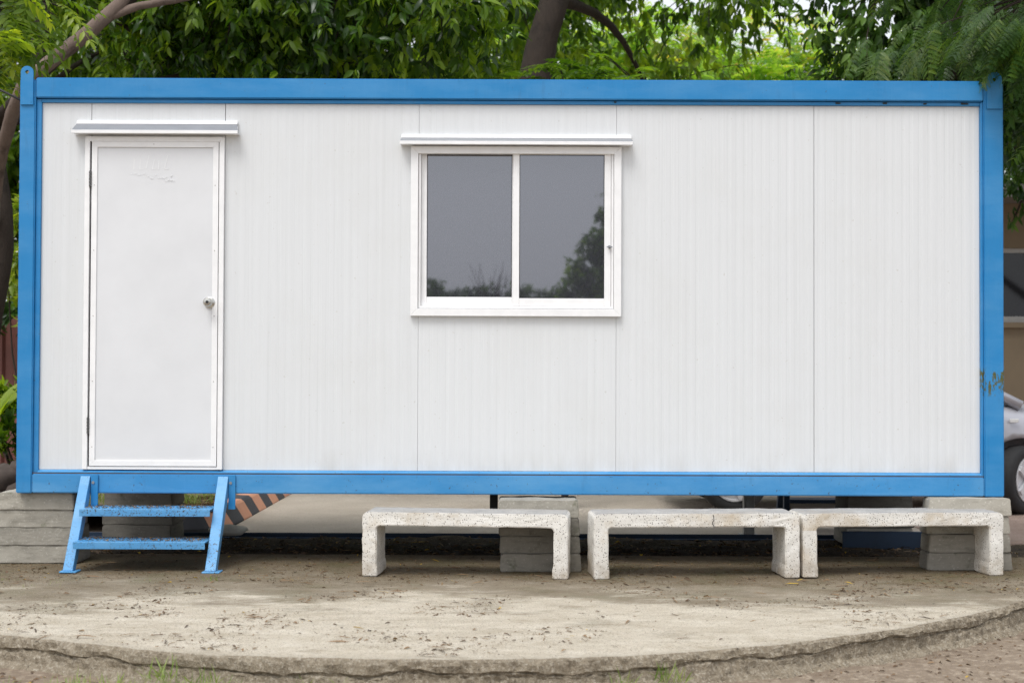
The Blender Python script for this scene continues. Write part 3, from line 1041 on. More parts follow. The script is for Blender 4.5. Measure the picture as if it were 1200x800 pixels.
    win = wf.build('window', M['trim'], root, bevel=.002)
    inner = MB(); fr(inner, -.576, .620, 1.574, 2.556, .014, .024, .09)
    inner.build('track_frame', M['trim'], win, bevel=.001)
    def sash(xa, xb, za, zb_, l, r_, t, b, y, name='sash'):
        m = MB()
        m.box(xa, xa + l, y, y + .024, za, zb_).box(xb - r_, xb, y, y + .024, za, zb_)
        m.box(xa + l + .0003, xb - r_ - .0003, y + .001, y + .023, zb_ - t, zb_).box(xa + l + .0003, xb - r_ - .0003, y + .001, y + .023, za, za + b)
        s_ = m.build(name, M['trim'], win, bevel=.0015)
        g1 = MB().box(xa + l - .004, xb - r_ + .004, y + .010, y + .016, za + b - .004, zb_ - t + .004)
        g1.build('pane', M['glass'], win)
        gs = MB()
        # thin rubber bead round the glass
        e = .004
        gs.box(xa + l + .0004, xb - r_ - .0004, y + .006, y + .0095, zb_ - t - e, zb_ - t - .0003).box(xa + l + .0004, xb - r_ - .0004, y + .006, y + .0095, za + b + .0003, za + b + e)
        gs.box(xa + l + .0004, xa + l + e, y + .0062, y + .0093, za + b + e + .0003, zb_ - t - e - .0003).box(xb - r_ - e, xb - r_ - .0004, y + .0062, y + .0093, za + b + e + .0003, zb_ - t - e - .0003)
        gs.build('glazing_bead', M['dark'], win)
    sash(-.561, .040, 1.589, 2.541, .034, .042, .012, .056, .056)
    sash(.004, .604, 1.589, 2.541, .038, .040, .022, .048, .028)
    MB().box(.588, .600, .012, .027, 1.945, 1.962).box(.578, .612, .006, .0118, 1.948, 1.956).build('latch', M['grey'], win)
    MB().box(-.575, .619, .092, .10, 1.575, 2.555).build('inner_blind', M['dark'], win)
    # small bracket hanging under the floor
    MB().box(-.136, -.086, .3, .42, .32, .436).box(-.128, -.09, .31, .41, .25, .3195).build('floor_bracket', M['black'], root, bevel=.004)
    # small dark boxes marking gaps in the top rebate
    rg = random.Random(9)
    for xx in (1.98, 2.27, 2.52, 2.75, .62):
        MB().box(xx, xx + rg.uniform(.015, .05), .020, .0235, 2.837, 2.846).build('gap_mark', M['dark'], root, jitter=.004, jscale=60)
make_cabin()

# ------------------------------------------------------------------ cable at the left corner
cb = MB(); cb.tube([(-3.9, .15, 3.42), (-3.5, .1, 3.12), (-3.2, .06, 2.93), (-3.03, .03, 2.845), (-3.021, .05, 2.83)], .007, 8)
tag(cb.build('cable', M['cable'], smooth=True), 'thin black cable running to the top corner of the cabin near the door', 'cable')

# ------------------------------------------------------------------ entrance steps
def make_steps():
    root = thing('entrance_steps', 'worn blue steel steps with two treads below the white door', 'steps', (-2.2, -.2, 0))
    def stringer(xa, xb, lean, web_side):
        # channel leaning from the beam down and forward: front flange + web
        top = (-.015, .545); bot = (-.30, .010)
        m = MB()
        w = xb - xa
        d = Vector((bot[0] - top[0], bot[1] - top[1])).normalized(); n_ = Vector((-d.y, d.x))
        if n_.x < 0: n_ = -n_            # n_ points back towards the cabin
        def sl(a, b, off0, off1):
            q = []
            for (yy, zz), xo in ((top, 0.), (bot, lean)):
                for off in (off0, off1):
                    for xx in (a, b):
                        q.append((xx + xo, yy + n_.x * off, zz + (n_.y * off if zz > .1 else 0)))
            m.hexa([q[0], q[1], q[3], q[2]], [q[4], q[5], q[7], q[6]])
        sl(xa, xb, 0, .008)
        sl(xa + .0005, xa + .0085, .0085, .075) if web_side < 0 else sl(xb - .0085, xb - .0005, .0085, .075)
        o = m.build('stringer', M['blue_worn'], root, bevel=.002)
        f = MB().box(xa + lean - .014, xb + lean + .028, -.325, -.225, .000, .009)
        f.build('foot_plate', M['blue_worn'], o, bevel=.002)
        return o
    so = stringer(-2.620, -2.562, -.015, 1)
    s2 = stringer(-1.785, -1.722, -.015, 1)
    for x in (-2.558, -1.7215):
        h = MB().box(x, x + .042, -.014, -.003, .345, .553).build('hanger', M['blue'], root, bevel=.001)
        MB().tube([(x + .014, -.019, .505), (x + .014, -.0145, .505)], .009, 8).build('bolt', M['grey'], h)
    for (z, yf, x0, x1) in ((.355, -.19, -2.573, -1.795), (.172, -.285, -2.580, -1.803)):
        t = MB().box(x0, x1, yf, yf + .235, z, z + .006).box(x0, x1, yf - .0065, yf - .0003, z - .036, z + .006)
        t.box(x0, x1, yf + .2353, yf + .2413, z - .03, z + .004)
        to = t.build('tread', M['blue_worn'], root, bevel=.0015)
        # raised chequer pattern on the tread and its lip
        ch = MB(); rg = random.Random(int(z * 1000))
        nx = 44
        for i in range(nx):
            for j in range(9):
                xx = x0 + .012 + (x1 - x0 - .024) * (i + .5 * (j % 2)) / nx; yy = yf + .012 + .024 * j
                a = .9 if (i + j) % 2 else -.9
                c, s = math.cos(a) * .008, math.sin(a) * .008
                k = len(ch.v); n0 = (-s * .28, c * .28)
                ch.v += [(xx - c - n0[0], yy - s - n0[1], z + .0065), (xx + c - n0[0], yy + s - n0[1], z + .0065), (xx + c + n0[0], yy + s + n0[1], z + .0085), (xx - c + n0[0], yy - s + n0[1], z + .0085)]
                ch.f.append((k, k + 1, k + 2, k + 3))
            xx = x0 + .012 + (x1 - x0 - .024) * i / nx
            for zz in (z - .012, z - .026):
                k = len(ch.v)
                ch.v += [(xx, yf - .0072, zz - .005), (xx + .003, yf - .0072, zz - .006), (xx + .010, yf - .0082, zz + .005), (xx + .007, yf - .0082, zz + .006)]
                ch.f.append((k, k + 1, k + 2, k + 3))
        ch.build('chequer_pattern', M['blue_worn'], to)
make_steps()

# ------------------------------------------------------------------ concrete blocks
def pier(x0, x1, y0, y1, zs, where, group, seed, dark=(), damp=()):  # dark, damp: blocks with shade in their colour, damp ones also wet
    rg = random.Random(seed)
    n = len(zs) - 1
    words = {4: ['bottom', 'second lowest', 'second highest', 'topmost']}[n]
    for k in range(n):
        j = [rg.uniform(-.012, .012) for _ in range(4)]
        xa, xb, ya, yb = x0 + j[0], x1 + j[1], y0 + j[2], y1 + j[3]
        za, zb_ = zs[k] + .001, zs[k + 1] - .001
        m = MB()
        # slightly bellied cast block with a draft to its faces
        m.prism([(xa, za), (xb, za), (xb + .002, za + .02), (xb - .004, zb_ - .006), (xb - .012, zb_), (xa + .012, zb_), (xa + .004, zb_ - .006), (xa - .002, za + .02)], 'y', ya, yb)
        o = bpy.data.objects.new('tmp', None)
        cx, cy = (xa + xb) / 2, (ya + yb) / 2
        m.v = [(p[0] - cx, p[1] - cy, p[2] - za) for p in m.v]
        ob = m.build('concrete_block', M['block_dark' if k in dark else 'block_damp_shade' if k in damp else 'block'], None, bevel=.006, seg=2, jitter=.004, jscale=14, cuts=3)
        ob.location = (cx, cy, za)
        tag(ob, '%s block of the stack under the %s' % (words[k], where), 'concrete block', group)
Z4 = [0, .109, .218, .327, .435]
pier(-3.165, -2.675, .07, .36, Z4, 'corner of the cabin beside the steps', 'concrete blocks stacked under the cabin', 1)
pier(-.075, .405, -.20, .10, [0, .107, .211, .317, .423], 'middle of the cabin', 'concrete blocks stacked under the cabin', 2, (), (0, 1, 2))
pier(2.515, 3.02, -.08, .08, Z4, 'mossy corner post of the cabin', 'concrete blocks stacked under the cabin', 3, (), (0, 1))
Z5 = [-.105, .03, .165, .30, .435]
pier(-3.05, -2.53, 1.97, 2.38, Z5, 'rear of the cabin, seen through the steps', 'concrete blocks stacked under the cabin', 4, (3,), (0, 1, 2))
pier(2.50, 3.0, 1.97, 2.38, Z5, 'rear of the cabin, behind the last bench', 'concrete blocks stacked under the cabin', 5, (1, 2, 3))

# ------------------------------------------------------------------ benches
def bench(label, xl, xr, yl, yr, hz, depth=.30, leg=.084, th=.079, seed=0, crack=None):
    root = thing('concrete_bench', label, 'bench', ((xl + xr) / 2, (yl + yr) / 2, 0), 'white speckled concrete benches in a row')
    L = math.hypot(xr - xl, yr - yl)
    h = L / 2; ro = .032; ri = .020
    def arc(cx, cz, r, a0, a1, n=5):
        return [(cx + r * math.cos(a0 + (a1 - a0) * k / n), cz + r * math.sin(a0 + (a1 - a0) * k / n)) for k in range(n + 1)]
    zl = hz - th - ri                       # where legs meet the seat piece
    P = math.pi
    outer = [(-h, 0)] + arc(-h + ro, hz - ro, ro, P, P / 2) + arc(h - ro, hz - ro, ro, P / 2, 0) + [(h, 0)]
    inner = [(h - leg - .005, 0), (h - leg - .005, .05), (h - leg, .075)] + arc(h - leg - ri, hz - th - ri, ri, 0, P / 2) + arc(-h + leg + ri, hz - th - ri, ri, P / 2, P) + [(-h + leg, .075), (-h + leg + .005, .05), (-h + leg + .005, 0)]
    ang = math.atan2(yr - yl, xr - xl); ca, sa = math.cos(ang), math.sin(ang)
    def place(m):
        m.v = [((xl + xr) / 2 + p[0] * ca - p[1] * sa, (yl + yr) / 2 + p[0] * sa + p[1] * ca, p[2]) for p in m.v]
        return m
    m = MB(); m.prism(outer + inner, 'y', 0, depth)
    whole = place(m).build('seat', M['terrazzo'], root, bevel=.006, seg=2, jitter=.0035, jscale=19, cuts=4)
    ux = Vector((ca, sa, 0))
    for part, keep in (('leg', -1), ('leg', 1), ('seat', 0)):
        bm = bmesh.new(); bm.from_mesh(whole.data)
        bmesh.ops.bisect_plane(bm, geom=bm.verts[:] + bm.edges[:] + bm.faces[:], plane_co=(0, 0, zl), plane_no=(0, 0, 1), clear_inner=(keep == 0), clear_outer=(keep != 0))
        if keep:
            bmesh.ops.delete(bm, geom=[v for v in bm.verts if v.co.dot(ux) * keep < 0], context='VERTS')
        bmesh.ops.holes_fill(bm, edges=[e for e in bm.edges if e.is_boundary], sides=0)
        if keep:                                            # keep the hidden cut faces a hair apart
            for v in bm.verts:
                if abs(v.co.z - zl) < 1e-5: v.co.z -= .0002
        if part == 'seat':
            me = whole.data
        else:
            me = bpy.data.meshes.new('leg'); me.materials.append(M['terrazzo'])
            o = bpy.data.objects.new('leg', me); COL.objects.link(o); o.parent = root
        bm.to_mesh(me); bm.free()
    if crack is not None:
        c = MB()
        x = -h + L * crack
        zz = hz - th - .002; pts = []
        rg = random.Random(seed)
        while zz < hz + .001:
            pts.append((x + rg.uniform(-.005, .005), -.0072, zz)); zz += .011
        c.tube(pts, .0022, 4)
        place(c).build('crack', M['dark'], root)
bench('white speckled bench standing apart, in front of the middle block stack', -.865, .325, -.41, -.515, .372, seed=1)
bench('white speckled bench with a crack across its seat, between the two other benches', .476, 1.674, -.50, -.412, .374, seed=2, crack=.575)
bench('white speckled bench overlapping the block stack under the mossy corner post', 1.694, 2.90, -.41, -.285, .372, seed=3)

# ------------------------------------------------------------------ steel left lying and standing behind the cabin
sb = MB(); sb.prism([(2.40, -.118), (2.46, -.118), (2.46, -.078), (2.455, -.078), (2.455, -.112), (2.40, -.112)], 'x', -3.9, 3.3)
tag(sb.build('steel_beam', M['navy'], bevel=.003), 'long dark blue steel angle lying on the ground behind the cabin', 'steel beam')
pp = MB(); pp.box(2.45, 3.10, 1.86, 1.875, -.115, .012).box(2.45, 3.10, 1.8753, 1.91, .002, .012)
tag(pp.build('steel_plate', M['navy'], bevel=.002), 'dark blue steel plate lying against the rear blocks behind the last bench', 'steel plate')
def make_frame():
    root = thing('step_stand', 'dark blue step stand behind the cabin', 'step stand', (2.35, 2.65, -.1))
    for x in (2.16, 2.86):
        MB().box(x, x + .045, 2.6, 2.66, -.095, .55).build('post', M['navy'], root, bevel=.003)
        MB().hexa([(x, 2.665, .50), (x + .045, 2.665, .50), (x + .045, 2.72, .50), (x, 2.72, .50)], [(x, 3.0, -.094), (x + .045, 3.0, -.094), (x + .045, 3.055, -.094), (x, 3.055, -.094)]).build('stringer', M['navy'], root, bevel=.003)
    for z, y in ((.36, 2.70), (.13, 2.83)):
        MB().box(2.206, 2.859, y, y + .22, z, z + .03).build('tread', M['navy'], root, bevel=.003)
make_frame()
gp = MB(); gp.box(1.83, 1.845, 2.53, 2.60, -.095, .6).box(1.8453, 1.90, 2.53, 2.545, -.095, .6).box(1.9003, 1.913, 2.53, 2.60, -.095, .6)
gp.box(1.80, 1.94, 2.50, 2.64, -.094, -.086)
tag(gp.build('channel_post', M['steelpost'], bevel=.002), 'pale grey steel channel post standing behind the middle bench', 'post')

# pale stone lump at the kerb, dark rocks at the left
def rock(name, c, r, mat, seed, label, cat, group=None):
    bm = bmesh.new()
    bmesh.ops.create_icosphere(bm, subdivisions=3, radius=1)
    for v in bm.verts:
        p = v.co.copy()
        d = 1 + .22 * noise.noise(p * 1.3 + Vector((seed * 9.1, 2, 3))) + .12 * noise.noise(p * 3.1 + Vector((seed * 3.1, 5, 8))) + .05 * noise.noise(p * 8 + Vector((seed, 1, 1)))
        q = p * d
        v.co = Vector((q.x * r[0], q.y * r[1], max(q.z, -.8) * r[2]))
    for f in bm.faces: f.smooth = True
    me = bpy.data.meshes.new(name); bm.to_mesh(me); bm.free()
    me.materials.append(mat)
    o = bpy.data.objects.new(name, me); COL.objects.link(o); o.location = c
    return tag(o, label, cat, group)
rock('stone', (-2.19, 2.32, -.05), (.15, .08, .045), M['stone'], 1, 'pale rounded stone lump beside the striped kerb', 'stone')
rk = [((-4.02, 2.6, .32), (.16, .15, .12)), ((-3.86, 2.55, .20), (.14, .13, .11)), ((-4.1, 2.5, .12), (.18, .16, .13)), ((-3.93, 2.45, .02), (.17, .15, .12)), ((-4.25, 2.6, .0), (.2, .2, .16)), ((-3.88, 2.62, .40), (.10, .10, .08))]
lb = ['dark brown rock high on the heap beside the cabin', 'dark brown rock tucked against the post of the cabin', 'dark rock in the middle of the heap below the shrub', 'dark rock low in the heap above the block stack', 'large dark rock at the outer foot of the heap', 'small dark rock on top of the heap beside the cabin']
for k, (c, r) in enumerate(rk):
    rock('rock', c, r, M['rock'], k + 3, lb[k], 'rock', 'rocks heaped left of the cabin')

# ------------------------------------------------------------------ leaf litter and grass
def litter():
    rng = np.random.default_rng(5)
    F = Foliage()
    t = leaf_template(.42, 2, .35, .25)
    tw = leaf_template(.09, 2, .2, .12)
    def scatter(n, xr, yr, z, s0, s1, twig=False, inside=None, dens=None):
        x = rng.uniform(*xr, n); y = rng.uniform(*yr, n)
        q = np.ones(n, bool)
        if inside: q &= np.array([inside(a, b) for a, b in zip(x, y)])
        if dens: q &= np.array([rng.uniform() < dens(a, b) for a, b in zip(x, y)])
        x, y = x[q], y[q]; n = len(x)
        zz = np.array([z(a, b) for a, b in zip(x, y)]) + .004
        a = rng.uniform(0, 6.28, n)
        d = np.stack([np.cos(a), np.sin(a), rng.uniform(-.05, .15, n)], 1)
        up = np.array([0, 0, 1.]) + rng.normal(0, .25, (n, 3))
        F.add(*(tw if twig else t), np.stack([x, y, zz], 1), rot_to(d, up), rng.uniform(s0, s1, n), np.where(rng.uniform(size=n) < .02, 1., rng.uniform(0, .75, n)))
    ex = np.array([p.x for p in ec]); ey = np.array([p.y for p in ec])
    def on_slab(a, b):
        return b > np.interp(a, ex[np.argsort(ex)], ey[np.argsort(ex)]) + .04
    dn = lambda a, b: .07 + .93 * (nz(a, b, 1.9, 4) > .10) + (.6 if b > -.7 else 0)
    scatter(2300, (-4, 3.3), (-2.8, .8), slab_z, .010, .036, False, on_slab, dn)
    scatter(12000, (-4, 3.3), (-2.8, .2), slab_z, .005, .016, False, on_slab, dn)
    scatter(1900, (-4, 3.3), (-2.8, .6), slab_z, .03, .12, True, on_slab, dn)
    off = lambda a, b: not on_slab(a, b - .1)
    gz = lambda a, b: GZ + .012 * nz(a, b, 1.1) + .008 * nz(a, b, 5)
    scatter(9000, (-3.5, 4.2), (-4.0, 1.9), gz, .010, .034, False, lambda a, b: not on_slab(a, b + .14))
    scatter(700, (-3.5, 4.2), (-4.0, 1.9), gz, .04, .12, True, lambda a, b: not on_slab(a, b + .14))
    sz = lambda x, y: -.025 - .085 * min(1, max(0, (y - .6) / 1.3)) + .035 * nz(x, y, 3.1, 5) + .02 * nz(x, y, 11, 2)
    scatter(1500, (-4, 3.5), (.6, 2.4), sz, .02, .06)
    scatter(300, (-4, 3.5), (.6, 2.4), sz, .06, .18, True)
    scatter(2500, (-3.3, -2.45), (2.8, 4.4), lambda a, b: .03 + .02 * nz(a, b, 2.), .02, .06)
    # crumbs lying on the step treads
    for z, y0 in ((.361, -.185), (.178, -.28)):
        scatter(420, (-2.56, -1.82), (y0, y0 + .2), lambda a, b: z + .003, .008, .024)
    o = F.build('leaf_litter', M['litter'])
    tag(o, 'dry brown leaves and twigs scattered on the concrete and soil', 'leaf litter', kind='stuff')
litter()

def grass():
    rng = np.random.default_rng(8)
    F = Foliage()
    t = leaf_template(.05, 3, .1, .5)
    def tuft(cx, cy, z, n, r, h0, h1):
        a = rng.uniform(0, 6.28, n); rr = r * np.sqrt(rng.uniform(0, 1, n))
        P = np.stack([cx + rr * np.cos(a), cy + rr * np.sin(a), np.full(n, z)], 1)
        d = np.stack([rng.normal(0, .4, n), rng.normal(0, .4, n), np.ones(n)], 1)
        F.add(*t, P, rot_to(d, rng.normal(0, 1, (n, 3))), rng.uniform(h0, h1, n), rng.uniform(0, 1, n))
    for k in range(22):
        u = rng.uniform(-2.15, -1.05)
        tuft(u, -2.72 - .42 * (u + 2.1) * .45 + rng.uniform(-.22, .0), GZ - .01, int(rng.integers(8, 26)), .07, .03, .11)
    tuft(-1.45, -2.76, -.10, 34, .07, .04, .13); tuft(-1.25, -2.8, -.11, 22, .06, .03, .10)
    tuft(.64, -2.68, -.12, 24, .05, .04, .11); tuft(.72, -2.66, -.12, 14, .03, .04, .09); tuft(.47, -2.74, -.12, 20, .05, .03, .1)
    for k in range(70):
        tuft(rng.uniform(-2.1, -.6), rng.uniform(-3.3, -2.75), GZ - .01, int(rng.integers(5, 14)), .05, .02, .09)
    tuft(-1.69, -.62, 0, 30, .05, .02, .05)
    for k in range(10): tuft(rng.uniform(-3.0, -2.0), rng.uniform(-.9, -.6), 0, 12, .06, .008, .022)
    # lawn on the island behind
    for k in range(520):
        tuft(rng.uniform(-4.5, -2.6), rng.uniform(3.3, 9), .02, 14, .10, .05, .13)
    tag(F.build('grass', M['grassm']), 'bright green grass tufts on the verge and behind the cabin', 'grass', kind='stuff')
grass()

# ------------------------------------------------------------------ fence at the left, building at the right
def make_fence():
    root = thing('sheet_fence', 'red brown corrugated sheet fence behind the shrubs', 'fence', (-7, 6.6, 0))
    v = MB(); x = -11.; prof = []
    while x < -3.4:
        prof += [(x, 6.60), (x + .06, 6.60), (x + .085, 6.56), (x + .135, 6.56), (x + .16, 6.60)]; x += .18
    for (a, ya), (b, yb) in zip(prof[:-1], prof[1:]):
        if b - a < 1e-5: continue
        i = len(v.v); v.v += [(a, ya, -.1), (b, yb, -.1), (b, yb, 1.9), (a, ya, 1.9)]; v.f.append((i, i + 1, i + 2, i + 3))
    v.build('sheet_panel', M['rust_fence'], root)
    MB().box(-11, -3.4, 6.61, 6.66, 1.75, 1.82).build('rail', M['rust_fence'], root)
    for xx in (-10.6, -8.2, -5.8, -3.5):
        MB().box(xx, xx + .07, 6.665, 6.735, -.1, 1.95).build('fence_post', M['rust_fence'], root)
make_fence()

def make_building():
    root = thing('beige_building', 'beige single storey building with dark windows behind the silver car', 'building', (10, 12, -.1))
    x0, x1, y0, y1, h = 4.7, 16., 9.5, 15., 3.35
    w = MB()
    wins = [(5.95, 7.95), (8.9, 10.9), (11.9, 13.9)]
    za, zb_ = 1.83, 2.78
    # front wall pieces round the openings
    xs_ = [x0] + [q for p in wins for q in p] + [x1]
    w.box(x0, x1, y0, y0 + .2, -.1, za - .0005).box(x0, x1, y0, y0 + .2, zb_ + .0005, h)
    for k in range(0, len(xs_), 2):
        w.box(xs_[k], xs_[k + 1], y0, y0 + .2, za, zb_)
    w.box(x0, x0 + .2, y0 + .2005, y1, -.1, h).box(x1 - .2, x1, y0 + .2005, y1, -.1, h).box(x0 + .2005, x1 - .2005, y1 - .2, y1, -.1, h)
    w.build('wall', M['beige'], root)
    MB().box(x0 - .5, x1 + .5, y0 - .7, y1 + .5, h + .001, h + .16).build('roof', M['roof'], root)
    for a, b in wins:
        f = MB().box(a + .001, b - .001, y0 + .03, y0 + .09, za + .001, za + .075).box(a + .001, b - .001, y0 + .03, y0 + .09, zb_ - .06, zb_ - .001)
        for xx in (a + .001, (a + b) / 2 - .025, b - .051):
            f.box(xx, xx + .05, y0 + .031, y0 + .089, za + .0755, zb_ - .0605)
        fo = f.build('window', M['steelpost'], root)
        MB().box(a + .01, b - .01, y0 + .05, y0 + .06, za + .07, zb_ - .05).build('pane', M['pane_dark'], fo)
        MB().box(a - .05, b + .05, y0 - .06, y0 - .001, za - .07, za - .002).build('sill', M['beige'], fo)
make_building()

# ------------------------------------------------------------------ silver car
def make_car():
    FX, RX, WY_, GZ_ = 4.62, 2.02, 4.18, -.09     # front / rear axle x, near side y, ground
    root = thing('parked_car', 'silver hatchback car parked behind the cabin, near the beige building', 'car', ((FX + RX) / 2, WY_ + .82, GZ_))
    W = 1.64; yc = WY_ + W / 2
    # stations: x, half width, sill z, shoulder z, top z
    st = [(RX - .62, .60, .42, .70, .76), (RX - .58, .74, .28, .86, .98), (RX - .3, .81, .22, .95, 1.08), (RX, .82, .20, .98, 1.09), (RX + .8, .82, .19, .97, 1.08), (FX - .9, .82, .19, .96, 1.08), (FX - .35, .82, .20, .94, 1.07), (FX, .81, .21, .90, 1.04), (FX + .35, .78, .23, .83, .96), (FX + .62, .68, .27, .70, .82), (FX + .74, .50, .34, .56, .64)]
    m = MB(); rows = []
    for (x, w, zs_, zh, zt_) in st:
        half = [(w * .86, zs_), (w * .97, zs_ + .07), (w, zs_ + (zh - zs_) * .45), (w * .985, zh - .07), (w * .94, zh), (w * .80, zt_ - .03), (w * .45, zt_)]
        ring = [(x, yc - a, GZ_ + b) for a, b in half] + [(x, yc + a, GZ_ + b) for a, b in reversed(half)]
        rows.append(ring)
    K = len(rows[0])
    for r_ in rows: m.v += r_
    for i in range(len(rows) - 1):
        for k in range(K):
            k2 = (k + 1) % K
            m.f.append((i * K + k, i * K + k2, (i + 1) * K + k2, (i + 1) * K + k))
    m.f.append(tuple(range(K))); m.f.append(tuple((len(rows) - 1) * K + k for k in reversed(range(K))))
    body = m.build('body', M['silver'], root)
    # wheel arches cut out of the body
    cut = MB()
    for ax in (FX, RX):
        for ya, yb in ((WY_ - .1, WY_ + .3), (WY_ + W - .3, WY_ + W + .1)):
            cut.lathe([(.375, ya), (.375, yb)], (ax, 0, GZ_ + .315), 'y', 32)
    co = cut.build('cutter', M['black'], None)
    co.location = -Vector(root.location); bpy.context.view_layer.update()
    sub = body.modifiers.new('s', 'SUBSURF'); sub.levels = sub.render_levels = 2
    md = body.modifiers.new('b', 'BOOLEAN'); md.operation = 'DIFFERENCE'; md.object = co; md.solver = 'EXACT'
    co.location = (0, 0, 0); bpy.context.view_layer.update()
    dg = bpy.context.evaluated_depsgraph_get()
    me = bpy.data.meshes.new_from_object(body.evaluated_get(dg))
    body.modifiers.clear(); body.data = me
    if not me.materials: me.materials.append(M['silver'])
    for p in me.polygons: p.use_smooth = True
    bpy.data.objects.remove(co)
    # greenhouse: glass block with roof and pillars
    B = GZ_ + 1.03
    roofz = GZ_ + 1.60
    base = [(RX - .48, .66), (FX - .02, .72)]; tp = [(RX - .22, .52), (FX - 1.12, .56)]
    g_ = MB()
    lo = [(RX - .46, yc - .70, B - .02), (FX + .02, yc - .71, B - .05), (FX + .02, yc + .71, B - .05), (RX - .46, yc + .70, B - .02)]
    hi = [(RX - .20, yc - .54, roofz - .03), (FX - 1.12, yc - .56, roofz - .03), (FX - 1.12, yc + .56, roofz - .03), (RX - .20, yc + .54, roofz - .03)]
    g_.hexa(lo, hi); g_.build('glasshouse', M['pane_dark'], root)
    rf = MB(); rf.hexa([(p[0], p[1] + (-.02 if p[1] < yc else .02), roofz - .06) for p in hi], [(p[0] + (.1 if k in (0, 3) else -.1), p[1] * .9 + yc * .1, roofz + .015) for k, p in enumerate(hi)])
    rf.build('roof', M['silver'], root, bevel=.03, seg=3, smooth=True)
    for s in (-1, 1):
        def P(p, q, t):
            a = Vector(lo[p]); b = Vector(hi[q]); r_ = a + (b - a) * t; r_.y = yc + abs(r_.y - yc) * s; return r_
        a0, a1 = P(1, 1, 0), P(1, 1, 1); MB().tube([a0, a0 + (a1 - a0) * .5, a1], [.05, .042, .04], 8).build('pillar', M['silver'], root, smooth=True)
        c0, c1 = P(0, 0, 0), P(0, 0, 1); MB().tube([c0, c1], [.09, .06], 8).build('pillar', M['silver'], root, smooth=True)
        for t in (.36, .62):
            b0 = a0 + (c0 - a0) * t; b1 = a1 + (c1 - a1) * (.1 if t < .5 else .55)
            MB().tube([b0, b1], .03, 6).build('pillar', M['black'], root)
        q0 = a0 + (c0 - a0) * .17
        MB().tube([q0, a0 + (a1 - a0) * .32], .016, 6).build('pillar', M['black'], root)
        ys_ = yc + s * .82
        mr = MB(); mr.lathe([(.02, -.09), (.075, -.07), (.095, 0), (.08, .06), (.03, .085)], (FX - .34, ys_ + s * .10, B + .03), 'x', 14)
        mr.tube([(FX - .34, ys_ - s * .10, B - .02), (FX - .34, ys_ + s * .06, B + .01)], .022, 6)
        mr.build('mirror', M['black'], root, smooth=True)
        MB().box(FX - .12, FX - .04, ys_ - .006 if s < 0 else ys_ - .01, ys_ + .01 if s < 0 else ys_ + .006, GZ_ + .83, GZ_ + .865).build('side_lamp', M['lens'], root, bevel=.004)
        hl = MB(); hl.hexa([(FX + .36, yc + s * .745, GZ_ + .60), (FX + .62, yc + s * .62, GZ_ + .56), (FX + .60, yc + s * .60, GZ_ + .68), (FX + .36, yc + s * .72, GZ_ + .74)], [(FX + .36, yc + s * .60, GZ_ + .60), (FX + .52, yc + s * .5, GZ_ + .56), (FX + .5, yc + s * .5, GZ_ + .68), (FX + .36, yc + s * .60, GZ_ + .74)])
        hl.build('headlight', M['lens'], root, bevel=.01)
        tl = MB(); tl.box(RX - .575, RX - .47, yc + s * .66 - .06, yc + s * .66 + .06, GZ_ + .66, GZ_ + .86); tl.build('tail_light', M['amber'], root, bevel=.015)
        for xx in (FX - .52, FX - 1.5):
            MB().tube([(xx, yc + s * .818, GZ_ + .30), (xx, yc + s * .824, GZ_ + .52), (xx, yc + s * .812, GZ_ + .80)], .004, 4).build('door_seam', M['dark'], root)
    rr = .312
    for ax, steer in ((FX, 40), (RX, 0)):
        for s in (-1, 1):
            c = Vector((ax, yc + s * (W / 2 - .10), GZ_ + rr))
            rm = Matrix.Translation(c) @ Matrix.Rotation(R(steer), 4, 'Z') @ Matrix.Translation(-c)
            def spin(mm): mm.v = [tuple(rm @ Vector(p)) for p in mm.v]; return mm
            wd = .092
            ty = MB(); ty.lathe([(.20, -wd * .8), (.215, -wd), (.285, -wd), (.305, -wd * .75), (rr, -wd * .4), (rr, wd * .4), (.305, wd * .75), (.285, wd), (.215, wd), (.20, wd * .8)], c, 'y', 36)
            hub = bpy.data.objects.new('wheel', None)
            wheel = spin(ty).build('wheel', M['black'], root, smooth=True)
            bpy.data.objects.remove(hub)
            ri = MB()
            ri.lathe([(.206, s * .07), (.206, s * .096), (.190, s * .096), (.182, s * .077), (.04, s * .079)], c, 'y', 30)
            for k in range(5):
                a = 2 * math.pi * k / 5
                d = Vector((math.cos(a), 0, math.sin(a))); n_ = Vector((-math.sin(a), 0, math.cos(a)))
                A = c + Vector((0, s * .108, 0)) + d * .02; Bp = c + Vector((0, s * .112, 0)) + d * .19
                o_ = Vector((0, -s * .03, 0))
                ri.hexa([A - n_ * .035, A + n_ * .035, A + n_ * .035 + o_, A - n_ * .035 + o_], [Bp - n_ * .026, Bp + n_ * .026, Bp + n_ * .026 + o_, Bp - n_ * .026 + o_])
            spin(ri).build('rim', M['rim'], wheel)
make_car()

# ------------------------------------------------------------------ trees
TG = 'trees behind the cabin'
def limb_extra(root, pts, rad, bark):
    tp = [Vector(p) for p in pts]
    MB().tube(catmull3(tp, .1), lerp_r(tp, rad, .1), 12).build('limb', M[bark], root, smooth=True, jitter=.012, jscale=7)

